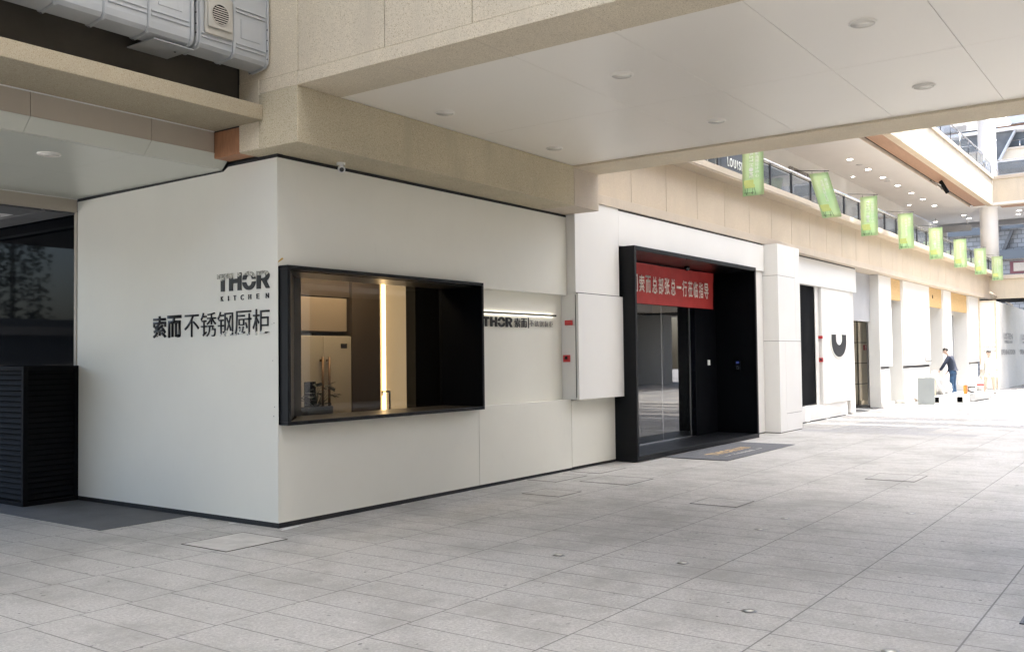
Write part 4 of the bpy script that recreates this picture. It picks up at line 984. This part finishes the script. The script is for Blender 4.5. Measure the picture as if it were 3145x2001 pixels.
part('glass', BX((23.2,24.5,.75,.76,.1,3.1)), 'glass_rail', fs); part('glass', BX((31.66,34.9,.62,.63,.1,3.15)), 'glass_film', fs)
part('door_frame', BX((23.2,23.32,.70,.80,.1,3.1), (23.75,23.85,.70,.80,.1,3.1), (31.66,31.9,.58,.66,.1,3.15)), 'grey_panel', fs)
part('interior_wall', BX((28.2,30.3,1.3,1.35,.05,3.8), (21.8,38.5,3.0,3.1,0,3.85), (30.35,30.4,.6,3,0,3.8)), 'white_soft', fs)
bm = nb()
for k in range(9): box(bm, 31.68, 32.3, .66, .75, .3+.34*k, .3+.34*k+.29)
part('brick_pier', bm, 'grey_panel', fs)
part('lettering', txt_bm([('N',32.9,33.15,2.0,2.15), ('E',33.3,33.5,2.0,2.15), ('即将',32.8,33.6,1.62,1.74), ('开业',32.8,33.6,1.38,1.50)], (0,.61,0), U2, V_, .004), 'letter_grey', fs)
ms = thing('control_switch', 'small grey switch on a ledge of the white wall panel', 'switch', (27.6,.03,1.36))
part('ledge', BX((27.2,28.05,.01,.049,1.345,1.365)), 'steel', ms); part('box', BX((27.25,27.5,.015,.049,1.37,1.49), bev=.004), 'grey_panel', ms)

# hoarding
hd = thing('site_hoarding', 'pale printed sheet hoarding on a timber frame at the end of the street', 'hoarding', (40,-.3,.09))
part('sheet', BX((37.0,37.02,-.60,.02,.10,3.72)), 'cloth_white', hd)
bm = nb(); nxs = 60; prev = None; GG = []
for i in range(nxs+1):
    x = 37.02+15*i/nxs; w = .02*math.sin(i*1.3)+.015*math.sin(i*.47+1)
    GG.append([bm.verts.new((x, -.62+w+(.0 if z > .5 else -.05*abs(math.sin(i*.9))), z - (.0 if z < 3 else .012*(x-37)))) for z in (.09,.5,1.1,3.70)])
for i in range(nxs):
    for j in range(3): f = bm.faces.new((GG[i][j], GG[i+1][j], GG[i+1][j+1], GG[i][j+1])); f.smooth = True
part('sheet', bm, 'cloth_white', hd)
part('frame', BX((36.96,36.999,-.62,-.56,.09,3.74), (36.96,36.999,.0,.05,.09,3.74), (36.96,36.999,-.56,.0,3.68,3.74), (36.97,37.0,.0,.06,3.74,4.05)), 'timber', hd)
bm = nb(); prism(bm, [(36.95,4.12),(43,3.78),(43,3.72),(36.95,4.05)], 'y', -.42, -.36); part('brace', bm, 'timber', hd)
tx = []
for o in (38.5, 43.6, 49.0): tx += [('LISTEN', o, o+2.3, 2.17, 2.42), ('即将盛大开业', o+.1, o+2.2, 1.98, 2.10), ('OPENING SOON', o-.8, o+2.9, 1.50, 1.72)]
part('lettering', txt_bm(tx, (0,-.655,0), U2, V_, .004), 'letter_grey', hd)
part('lettering', txt_bm([('L I S T E N', .09, .54, 1.98, 2.05), ('即将盛大开业', .10, .56, 1.80, 1.87), ('敬请期待光临', .10, .56, 1.63, 1.70)], (36.998,0,0), (0,-1,0), V_, .003), 'letter_grey', hd)

# ------------------------------------------------------------------ building materials on the ground
g0 = gz(26)
bm = nb(); box(bm, -.02,.02,-.24,.24,0,.80, bev=.004); bmesh.ops.rotate(bm, verts=bm.verts, cent=(0,0,0), matrix=Matrix.Rotation(R(6),3,'Y')); bmesh.ops.translate(bm, verts=bm.verts, vec=(24.2,-.62,gz(24)+.003))
single('metal_panel', bm, 'cabinet_grey', 'grey metal panel standing on edge in front of the white bags', 'panel')
def blob(c, r, seed, mt, nm, label, cat, flat=.9):
    bm = nb(); bmesh.ops.create_icosphere(bm, subdivisions=4, radius=1.0); rg = random.Random(seed)
    ph = [(rg.uniform(0,6), rg.uniform(2,7), rg.uniform(.03,.09), Vector((rg.uniform(-1,1), rg.uniform(-1,1), rg.uniform(-1,1))).normalized()) for _ in range(14)]
    for v in bm.verts:
        n = v.co.normalized(); k = 1+sum(a*math.sin(f*n.dot(d)*2+p)*(1 if i % 2 else .7) for i, (p, f, a, d) in enumerate(ph))
        k += .05*abs(math.sin(9*n.x+4*n.z))
        v.co = Vector((c[0]+n.x*k*r[0], c[1]+n.y*k*r[1], max(c[2]-r[2]*flat, c[2]+n.z*k*r[2])))
    for f in bm.faces: f.smooth = True
    return single(nm, bm, mt, label, cat)
blob((26.6,-.36,g0+.42), (.30,.30,.44), 5, 'plastic_bag', 'plastic_bag', 'large bulging white plastic bag behind the grey metal panel', 'bag', .95)
blob((27.0,-.62,g0+.25), (.20,.17,.27), 9, 'plastic_bag', 'plastic_bag', 'smaller crumpled white bag right of the grey metal panel', 'bag', .95)
bm = nb(); box(bm, 25.6,26.0,-.52,-.12,g0,g0+.62, bev=.008); box(bm, 25.60,25.98,-.53,-.11,g0+.622,g0+.74, bev=.004)
single('cardboard_box', bm, 'cardboard', 'brown cardboard box behind the grey metal panel', 'box')
def profile(x0, x1, y, z, w, h, label):
    t = thing('boxed_profile', label, 'profile', ((x0+x1)/2,y,z)); bm = nb(); tk = .02
    box(bm, x0,x1,y-w/2,y+w/2,z,z+tk); box(bm, x0,x1,y-w/2,y+w/2,z+h-tk,z+h); box(bm, x0,x1,y-w/2,y-w/2+tk,z+tk,z+h-tk); box(bm, x0,x1,y+w/2-tk,y+w/2,z+tk,z+h-tk)
    part('sleeve', bm, 'profile_white', t); part('inside', BX((x0+.10,x0+.12,y-w/2+tk,y+w/2-tk,z+tk,z+h-tk)), 'black_matte', t)
profile(24.9, 28.6, -.72, gz(26)+.002, .26, .20, 'white wrapped hollow profile lying open end first beside the metal panel')
profile(25.4, 27.2, -1.32, gz(26)+.002, .20, .20, 'short white profile with a dark open end lying in front on the paving')
bm = nb(); tube(bm, (26.4,-1.5,gz(26)+.14), (28.4,-1.72,gz(28)+.13), .13, .10, 14); single('rolled_sheet', bm, 'plastic_bag', 'roll of white sheeting lying beyond the short profile', 'roll')
bk = thing('paint_bucket', 'white plastic bucket with a red stripe by the shop corner', 'bucket', (35.6,-.20,.09))
bm = nb(); lathe(bm, (35.6,-.20,.09), [(.0,.0),(.15,.0),(.17,.37),(.178,.37),(.178,.395),(.0,.397)], 24); part('body', bm, 'white_plastic', bk)
bm = nb(); lathe(bm, (35.6,-.20,.09), [(.1625,.20),(.1660,.26)], 24)
for f in [f for f in bm.faces if len(f.verts) > 4]: bm.faces.remove(f)
part('stripe', bm, 'red_plastic', bk)
tm = thing('power_tool', 'orange and grey site vacuum standing behind the worker', 'tool', (31.6,-.2,.09))
part('body', BX((31.5,31.8,-.40,-.30,.10,.42), bev=.03), 'orange', tm); bm = nb(); tube(bm, (31.6,-.45,.20), (31.6,-.75,.14), .03, seg=8); tube(bm, (31.6,-.45,.34), (31.6,-.70,.36), .03, seg=8); part('hose', bm, 'steel_dark', tm); part('lid', BX((31.5,31.8,-.58,-.14,.452,.56), bev=.04), 'white_plastic', tm)
bm = nb(); box(bm, 36.2,36.9,-1.3,-.35,.092,.11); single('floor_batten', bm, 'slab_grey', 'thin dark strip of material lying on the bright paving by the hoarding', 'batten')
bm = nb(); box(bm, 24.62,24.66,.005,.045,gz(24)+.003,.60, bev=.002); box(bm, 24.3,24.62,-.005,.055,gz(24)+.003,.36, bev=.004); single('offcut_board', bm, 'white_soft', 'pale offcut boards leaning against the white wall panel', 'board')

# ------------------------------------------------------------------ covers, floor lights, drain
def cover(x0, x1, y0, y1, label, i):
    fm = 'dark_recess' if i == 0 else 'joint_grey'
    z = gz((x0+x1)/2)+.004
    t = thing('manhole_cover', label, 'manhole cover', ((x0+x1)/2,(y0+y1)/2,z), 'paved inspection covers in the street')
    part('frame', BX((x0,x1,y0,y0+.007,z-.003,z+.001), (x0,x1,y1-.007,y1,z-.003,z+.001), (x0,x0+.007,y0+.007,y1-.007,z-.003,z+.001), (x1-.007,x1,y0+.007,y1-.007,z-.003,z+.001)), fm, t)
    bm = BX((x0+.008,x1-.008,y0+.008,y1-.008,z-.003,z)); me = bpy.data.meshes.new('lid'); bm.to_mesh(me); bm.free()
    # lid keeps street coordinates so its tile pattern lines up with the paving
    o = bpy.data.objects.new('lid', me); C.objects.link(o); me.materials.append(MAT['paving' if i else 'lid_stone']); o.parent = t; o.matrix_parent_inverse = Matrix.Translation(-Vector(t.location)); ORG[o.name] = Vector((0,0,0))
cover(-.99, -.315, -.495, .135-.0, 'paved inspection cover close to the shop corner, the nearest one', 0)
cover(3.41, 3.92, -3.24, -2.705, 'square inspection cover out in the paving, right of the mat in the photo', 1)
cover(4.13, 4.90, -.50, -.05, 'inspection cover against the white wall below the niche', 2)
cover(5.16, 5.90, -.54, -.06, 'inspection cover against the wall just left of the portal', 3)
cover(4.34, 5.05, -1.42, -.725, 'inspection cover a step out from the wall below the pier', 4)
cover(3.08, 3.58, -1.22, -.70, 'small inspection cover out from the wall below the window frame', 5)
cover(6.35, 7.05, -4.35, -3.75, 'inspection cover at the right of the photo, far out in the street', 6)
def floorlight(x, y, label):
    t = thing('floor_light', label, 'floor light', (x,y,gz(x)), 'small round steel lights set in the paving')
    z = gz(x); bm = nb(); lathe(bm, (x,y,z), [(.030,.005),(.040,.0065),(.050,.0015)], 24)
    for f in [f for f in bm.faces if len(f.verts) > 4]: bm.faces.remove(f)
    part('ring', bm, 'stud_metal', t); bm = nb(); lathe(bm, (x,y,z), [(.031,.005),(0,.0052)], 20); part('lens', bm, 'downlight_glass', t); return t
f0 = floorlight(-.355, -4.886, 'steel floor light nearest the camera in the middle of the foreground')
for (x, y), lb_ in zip(((-.717,-5.836), (.689,-3.932), (2.348,-3.907), (3.039,-3.902), (3.96,-4.858), (.424,-2.943)),
    ('steel floor light cut by the bottom edge of the photo', 'steel floor light second from the front in its row', 'steel floor light third from the front in its row', 'steel floor light farthest along its row', 'lone steel floor light out to the right', 'steel floor light nearest the window wall')):
    dup(f0, (x, y, gz(x)), lb_)
dg_ = thing('drain_grate', 'black slotted drain grate at the lower right edge of the photo', 'drain', (.6,-6.42,0))
part('frame', BX((.24,2.4,-6.345,-6.33,0.0,.005+.004), (.24,2.4,-6.60,-6.585,0,.009), (.24,.255,-6.585,-6.345,0,.009)), 'steel_dark', dg_)
bm = nb()
for k in range(60): box(bm, .265+k*.035, .283+k*.035, -6.585, -6.345, .001, .008)
part('bar', bm, 'steel_dark', dg_); part('channel', BX((.256,2.4,-6.584,-6.346,.0005,.0025)), 'black_matte', dg_)

# ------------------------------------------------------------------ people
def skin(nm, pts, edges, parent, mt, root=0, sub=2):
    me = bpy.data.meshes.new(nm); me.from_pydata([p[:3] for p in pts], edges, []); o = bpy.data.objects.new(nm, me); C.objects.link(o)
    md = o.modifiers.new('s', 'SKIN'); md.use_smooth_shade = True; md.use_x_symmetry = False
    ly = me.skin_vertices[0].data
    for i, p in enumerate(pts):
        r = p[3]; r2 = p[4] if len(p) > 4 else r; ly[i].radius = (r, r2); ly[i].use_root = (i == root)
    o.modifiers.new('u', 'SUBSURF').levels = sub; o.modifiers['u'].render_levels = sub
    dg = bpy.context.evaluated_depsgraph_get(); m2 = bpy.data.meshes.new_from_object(o.evaluated_get(dg)); bpy.data.objects.remove(o)
    for f in m2.polygons: f.use_smooth = True
    m2.name = nm; org = ORG[parent.name]; m2.materials.clear(); m2.materials.append(MAT[mt])
    n = bpy.data.objects.new(nm, m2); C.objects.link(n); n.parent = parent; ORG[n.name] = org; return n
def person(loc, heading, label, J, clothes, parts_fn):
    """J: joints in local coords (x forward of the body, y to its left, z up)"""
    t = thing('person', label, 'person', loc); t.rotation_euler = (0,0,heading)
    pts, idx, ed = [], {}, []
    def add(k, p, r, r2=None, frm=None):
        idx[k] = len(pts); pts.append((p[0], p[1], p[2], r, r2 or r))
        if frm: ed.append((idx[frm], idx[k]))
    add('pelvis', J['pelvis'], .125, .10)
    add('waist', J['waist'], .105, .085, 'pelvis'); add('chest', J['chest'], .135, .10, 'waist'); add('neck0', J['neck0'], .06, .055, 'chest'); add('neck', J['neck'], .048, .048, 'neck0')
    h = Vector(J['head']); f = Vector(J['face']).normalized(); nk = Vector(J['neck'])
    upv = (h-nk).normalized()
    add('jaw', h-upv*.075+f*.018, .055, .062, 'neck'); add('skull', h, .078, .088, 'jaw'); add('crown', h+upv*.075-f*.01, .058, .066, 'skull')
    for s, sg in (('L', 1), ('R', -1)):
        sh = Vector(J['sh'+s]); el = Vector(J['el'+s]); wr = Vector(J['wr'+s]); hd_ = Vector(J['hd'+s])
        add('sh'+s, sh, .058, .055, 'chest'); add('ua'+s, sh.lerp(el,.5), .046, .046, 'sh'+s); add('el'+s, el, .038, .038, 'ua'+s); add('fa'+s, el.lerp(wr,.4), .036, .036, 'el'+s)
        add('wr'+s, wr, .024, .027, 'fa'+s); add('pm'+s, wr.lerp(hd_,.6), .022, .036, 'wr'+s)
        d = (hd_-wr).normalized(); side = Vector((0,1,0)) if abs(d.y) < .7 else Vector((1,0,0)); pal = d.cross(side).normalized()
        for k in range(4):
            o = side*(.024-.016*k); b = wr.lerp(hd_,.85)+o; L = (.062,.072,.068,.052)[k]
            add('fb%s%d' % (s,k), b, .009, .009, 'pm'+s); add('fm%s%d' % (s,k), b+d*L*.55+pal*.006*sg, .008, .008, 'fb%s%d' % (s,k)); add('ft%s%d' % (s,k), b+d*L*.9+pal*.022*sg, .0065, .0065, 'fm%s%d' % (s,k))
        tb_ = wr.lerp(hd_,.35)+side*.034; add('tb'+s, tb_, .012, .012, 'wr'+s); add('tt'+s, tb_+d*.045+side*.018, .009, .009, 'tb'+s)
        hp = Vector(J['hp'+s]); kn = Vector(J['kn'+s]); an = Vector(J['an'+s])
        add('hp'+s, hp, .085, .085, 'pelvis'); add('th'+s, hp.lerp(kn,.45), .072, .074, 'hp'+s); add('kn'+s, kn, .050, .052, 'th'+s); add('cf'+s, kn.lerp(an,.3), .050, .050, 'kn'+s); add('an'+s, an, .033, .035, 'cf'+s)
        toe = an+Vector((.13,sg*.02,-.045)); add('hl'+s, an+Vector((-.02,0,-.04)), .032, .030, 'an'+s); add('to'+s, toe, .030, .020, 'an'+s)
    bd = skin('body', pts, ed, t, 'skin')
    # face: nose, ears, eyes, mouth
    fr_ = f; rt_ = f.cross(upv).normalized(); up_ = rt_.cross(f).normalized()
    bm = nb(); c = h+fr_*.092-up_*.012
    bmesh.ops.create_cone(bm, segments=8, radius1=.014, radius2=.006, depth=.045, cap_ends=True, matrix=Matrix.Translation(c) @ up_.to_track_quat('Z','Y').to_matrix().to_4x4())
    for sg in (1,-1): bmesh.ops.create_uvsphere(bm, u_segments=8, v_segments=6, radius=1, matrix=Matrix.Translation(h-up_*.005+rt_*.082*sg) @ fr_.to_track_quat('X','Z').to_matrix().to_4x4() @ Matrix.Diagonal((.014,.006,.028,1)))
    part2('facial_feature', bm, 'skin', t)
    bm = nb()
    for sg in (1,-1): bmesh.ops.create_uvsphere(bm, u_segments=8, v_segments=6, radius=.0085, matrix=Matrix.Translation(h+fr_*.080+up_*.012+rt_*.030*sg))
    for sg in (1,-1): bmesh.ops.create_cube(bm, size=1, matrix=Matrix.Translation(h+fr_*.081+up_*.034+rt_*.030*sg) @ fr_.to_track_quat('X','Z').to_matrix().to_4x4() @ Matrix.Diagonal((.008,.028,.006,1)))
    bmesh.ops.create_cube(bm, size=1, matrix=Matrix.Translation(h+fr_*.072-up_*.060) @ fr_.to_track_quat('X','Z').to_matrix().to_4x4() @ Matrix.Diagonal((.010,.038,.006,1)))
    part2('eyes_and_mouth', bm, 'hair', t)
    for nm, pts_, ed_, mt, sb in clothes: skin(nm, pts_, ed_, t, mt, sub=sb)
    # hair cap
    bm = nb(); bmesh.ops.create_uvsphere(bm, u_segments=20, v_segments=14, radius=1)
    mtx = Matrix.Translation(h+up_*.026-fr_*.020) @ fr_.to_track_quat('X','Z').to_matrix().to_4x4() @ Matrix.Diagonal((.090,.082,.092,1))
    dele = [v for v in bm.verts if (v.co.x > .45 and v.co.z < .15) or v.co.z < -.75]
    bmesh.ops.delete(bm, geom=dele, context='VERTS'); bmesh.ops.transform(bm, matrix=mtx, verts=bm.verts)
    for fc in bm.faces: fc.smooth = True
    hr = part2('hair', bm, 'hair', t)
    parts_fn(t, h, fr_, up_, rt_); return t
def part2(nm, bm, mt, t):
    me = bpy.data.meshes.new(nm); bm.to_mesh(me); bm.free(); me.materials.append(MAT[mt]); o = bpy.data.objects.new(nm, me); C.objects.link(o); o.parent = t; ORG[o.name] = ORG[t.name]; return o
# worker: bends over a bag, faces +Y (left in the picture)
JM = dict(pelvis=(-.02,0,.92), waist=(.00,0,1.06), chest=(.05,0,1.27), neck0=(.10,0,1.42), neck=(.135,0,1.48), head=(.205,0,1.580), face=(.80,.30,-.50),
          shL=(.08,.17,1.36), elL=(.22,.24,1.10), wrL=(.37,.20,.90), hdL=(.42,.18,.83), shR=(.07,-.18,1.36), elR=(.05,-.25,1.06), wrR=(.20,-.20,.86), hdR=(.25,-.17,.79),
          hpL=(-.02,.095,.88), knL=(.02,.11,.50), anL=(-.01,.12,.09), hpR=(-.02,-.095,.88), knR=(-.01,-.11,.50), anR=(-.05,-.12,.09))
V = Vector
def sleeves(J, r, keep=.9):
    pts, ed = [], []
    def a(p, r1, r2=None, frm=None):
        pts.append((p[0],p[1],p[2],r1,r2 or r1)); 
        if frm is not None: ed.append((frm, len(pts)-1))
        return len(pts)-1
    pv = V(J['pelvis']); i0 = a(V(J['waist'])+V((0,0,-.02)), .160, .150); i1 = a(J['chest'], .180, .165, i0); i2 = a(V(J['neck0'])+V((0,0,-.015)), .090, .085, i1); ih = a(pv+V((0,0,-.02)), .158, .150, i0)
    for s in 'LR':
        sh, el, wr = V(J['sh'+s]), V(J['el'+s]), V(J['wr'+s])
        k = a(sh, .078, .078, i1); k = a(sh.lerp(el,.5), .066, .066, k); k = a(el, .060, .060, k)
        if keep > .5: k = a(el.lerp(wr,.5), .052, .052, k); k = a(el.lerp(wr,keep), .044, .044, k)
    return pts, ed
def trousers(J, r=1.0, low=1.0):
    pts, ed = [], []
    def a(p, r1, r2=None, frm=None):
        pts.append((p[0],p[1],p[2],r1,r2 or r1))
        if frm is not None: ed.append((frm, len(pts)-1))
        return len(pts)-1
    i0 = a(V(J['pelvis'])+V((0,0,.02 if low >= 1 else .09)), .120, .110)
    for s in 'LR':
        hp, kn, an = V(J['hp'+s]), V(J['kn'+s]), V(J['an'+s])
        k = a(hp+V((0,0,-.05)), .098*r, .100*r, i0)
        if low < 1: k = a(hp.lerp(kn,.35), .125*r, .115*r, k); k = a(hp.lerp(kn,.62), .130*r, .115*r, k)
        else: k = a(hp.lerp(kn,.5), .092, .095, k); k = a(kn, .075, .078, k); k = a(kn.lerp(an,.5), .068, .072, k); k = a(an+V((0,0,.0)), .062, .068, k)
    return pts, ed
def shoes(J, mt):
    out = []
    for s, sg in (('L',1), ('R',-1)):
        an = V(J['an'+s]); p = [an+V((-.03,0,-.045)), an+V((.05,sg*.008,-.045)), an+V((.15,sg*.022,-.052))]
        out.append(('shoe', [(q.x,q.y,q.z,r1,r2) for q, r1, r2 in zip(p, (.044,.047,.042), (.042,.036,.026))], [(0,1),(1,2)], mt, 2))
    return out
ca = sleeves(JM, 1); tr = trousers(JM)
def man_extra(t, h, f, u, r):
    bm = nb(); box(bm, .115,.175,.10,.16,1.27,1.31, bev=.003); part2('chest_patch', bm, 'print_white', t)
person((29.2,-.40,gz(29.2)), R(90), 'worker in a dark navy jacket and blue jeans bending over the white bags', JM, [('jacket', ca[0], ca[1], 'jacket_navy', 2), ('trousers', tr[0], tr[1], 'jeans_blue', 2)] + shoes(JM, 'shoe_dark'), man_extra)
JW = dict(pelvis=(0,0,.86), waist=(0,0,1.00), chest=(.0,0,1.17), neck0=(.0,0,1.31), neck=(.0,0,1.37), head=(.02,0,1.48), face=(1,.22,-.05),
          shL=(0,.150,1.26), elL=(-.01,.215,1.03), wrL=(.05,.225,.82), hdL=(.07,.225,.74), shR=(0,-.150,1.26), elR=(.01,-.220,1.03), wrR=(.04,-.235,.82), hdR=(.06,-.235,.74),
          hpL=(0,.09,.83), knL=(.04,.12,.46), anL=(.04,.155,.085), hpR=(0,-.09,.83), knR=(.02,-.13,.46), anR=(-.04,-.165,.085))
cw_ = sleeves(JW, 1, .45); sh_ = trousers(JW, .95, .5)
def woman_extra(t, h, f, u, r):
    bm = nb(); bmesh.ops.create_uvsphere(bm, u_segments=12, v_segments=8, radius=.045, matrix=Matrix.Translation(h-f*.11-u*.04)); part2('hair_bun', bm, 'hair', t)
    # open overshirt hanging from the shoulders, wide at the hem
    bm = nb(); n = 22; rings = []
    for z, rx, ry, y0 in ((1.30,.085,.150,0), (1.20,.120,.205,0), (1.0,.135,.235,0), (.80,.15,.275,0), (.62,.165,.32,-.02)):
        ring = []
        for i in range(n+1):
            a = R(38+284*i/n); w = 1+.05*math.sin(i*2.1+z*6)*(1.35-z)
            ring.append(bm.verts.new((rx*math.cos(a)*w, y0+ry*math.sin(a)*w, z)))
        rings.append(ring)
    for k in range(4):
        for i in range(n): fc = bm.faces.new((rings[k][i], rings[k][i+1], rings[k+1][i+1], rings[k+1][i])); fc.smooth = True
    bmesh.ops.solidify(bm, geom=list(bm.faces), thickness=.006); part2('overshirt', bm, 'cloth_white', t)
    for sg, s in ((1,'L'), (-1,'R')):
        bm = nb(); tube(bm, V(JW['sh'+s])+V((0,0,.02)), V(JW['el'+s])+V((0,sg*.01,.0)), .060, .066, 16); tube(bm, V(JW['el'+s])+V((0,sg*.01,0)), V(JW['wr'+s]).lerp(V(JW['el'+s]),.35), .066, .072, 16); part2('sleeve', bm, 'cloth_white', t)
person((32.35,-1.04,gz(32)), R(190), 'woman in a white top, white shorts and loose white overshirt walking towards the camera', JW, [('top', cw_[0], cw_[1], 'cloth_white', 2), ('shorts', sh_[0], sh_[1], 'cloth_white', 2)] + shoes(JW, 'shoe_dark'), woman_extra)

# ------------------------------------------------------------------ the rest of the place: far side, seen only in reflections; unseen roof added to shape the street light
rf = thing('street_shade_roof', 'unseen white translucent roof on beams, added to shade the near part of the street', 'roof', (0,-6,16))  # unseen roof, added to block the sun and soften the near light
part('membrane', BX((-7.5,14.5,-13,-.5,16,16.02)), 'shade_membrane', rf)
part('shade_panel', BX((-30,-7.52,-13,-.5,16,16.05)), 'opp_wall', rf)  # opaque stretch added to darken the left foreground
bm = nb()
for a, b in ((14.4,17.6),(17.8,19.0),(19.3,20.6),(20.85,21.3),(21.9,22.6),(23.3,24.2)): box(bm, a, b, -13, -.5, 15.95, 16.0)  # gaps chosen so that bands of sun reach the far paving
part('shade_louvre', bm, 'shade_membrane', rf)
bm = nb()
for k in range(9): box(bm, -28+k*5, -27.8+k*5, -13, -.5, 15.5, 15.95)
part('beam', bm, 'steel_dark', rf)
ob = thing('opposite_building', 'cream mall building with glazed shop fronts on the far side of the street', 'building', (0,-16,0))
part('wall', BX((-40,45,-18,-15,3.9,5.0), (-40,45,-18,-15,7.9,9.0), (-40,45,-18,-15,11.8,15)), 'opp_wall', ob)
bm = nb()
for k in range(13): box(bm, -38+k*6.5, -37+k*6.5, -17.4, -15.1, 0, 3.9)
part('pier', bm, 'white_panel_far', ob)
part('glass', BX((-40,45,-17.2,-17.1,0,3.9)), 'opp_dark', ob); part('gallery', BX((-40,45,-19.2,-19,5,12)), 'opp_wall', ob)
sd2 = thing('side_street_building', 'dark building with pale band across the side street behind the canopy', 'building', (-15,22,0))
part('wall', BX((-40,0,22,24,0,3.0)), 'opp_dark', sd2); part('band', BX((-40,0,21.8,22,2.5,2.75)), 'slab_grey', sd2)
bm = nb()
for k in range(14): box(bm, -30+k*2.2, -29+k*2.2, 21.9, 22, .8, 1.2); box(bm, -30+k*2.2, -29+k*2.2, 21.9, 22, 1.5, 1.6)
part('window', bm, 'letter_grey', sd2)
for i, (x, y, h, w) in enumerate(((-11,27.5,13,1.7), (-15.5,28,11,2.0), (-6.5,28.5,8.5,1.8), (-21,27,12,2.4))):
    t = thing('conifer_tree', ('tall narrow dark conifer', 'second dark conifer, wider', 'low dark conifer by the corner', 'broad dark conifer farthest left')[i] + ' across the side street', 'tree', (x,y,0))
    bm = nb(); tube(bm, (x,y,0), (x,y,h*.9), .12, .03, 8); part('trunk', bm, 'dark_recess', t)
    bm = nb(); rg = random.Random(i)
    for k in range(3500):
        u = rg.random()**.8; z = .6+u*(h-.6); rr_ = w*(1-u)**.7*math.sqrt(rg.random())*(.8+.4*rg.random()); a = rg.uniform(0, 2*PI)
        c = Vector((x+rr_*math.cos(a), y+rr_*math.sin(a), z)); d = Vector((rg.uniform(-1,1), rg.uniform(-1,1), rg.uniform(-.3,1))).normalized()*rg.uniform(.14,.26); e = d.cross(Vector((rg.uniform(-1,1), rg.uniform(-1,1), .3))).normalized()*.07
        bm.faces.new([bm.verts.new(q) for q in (c-d*.5, c+e, c+d*.5, c-e)])
    part('crown', bm, 'leaf_dark', t)
bb = thing('rear_building', 'pale building behind the camera', 'building', (-30,0,0))
part('wall', BX((-34,-32,-20,8,4,9), (-34,-32,-20,8,0,.6)), 'opp_wall', bb); part('glass', BX((-33,-32.8,-20,8,.6,4)), 'opp_dark', bb)
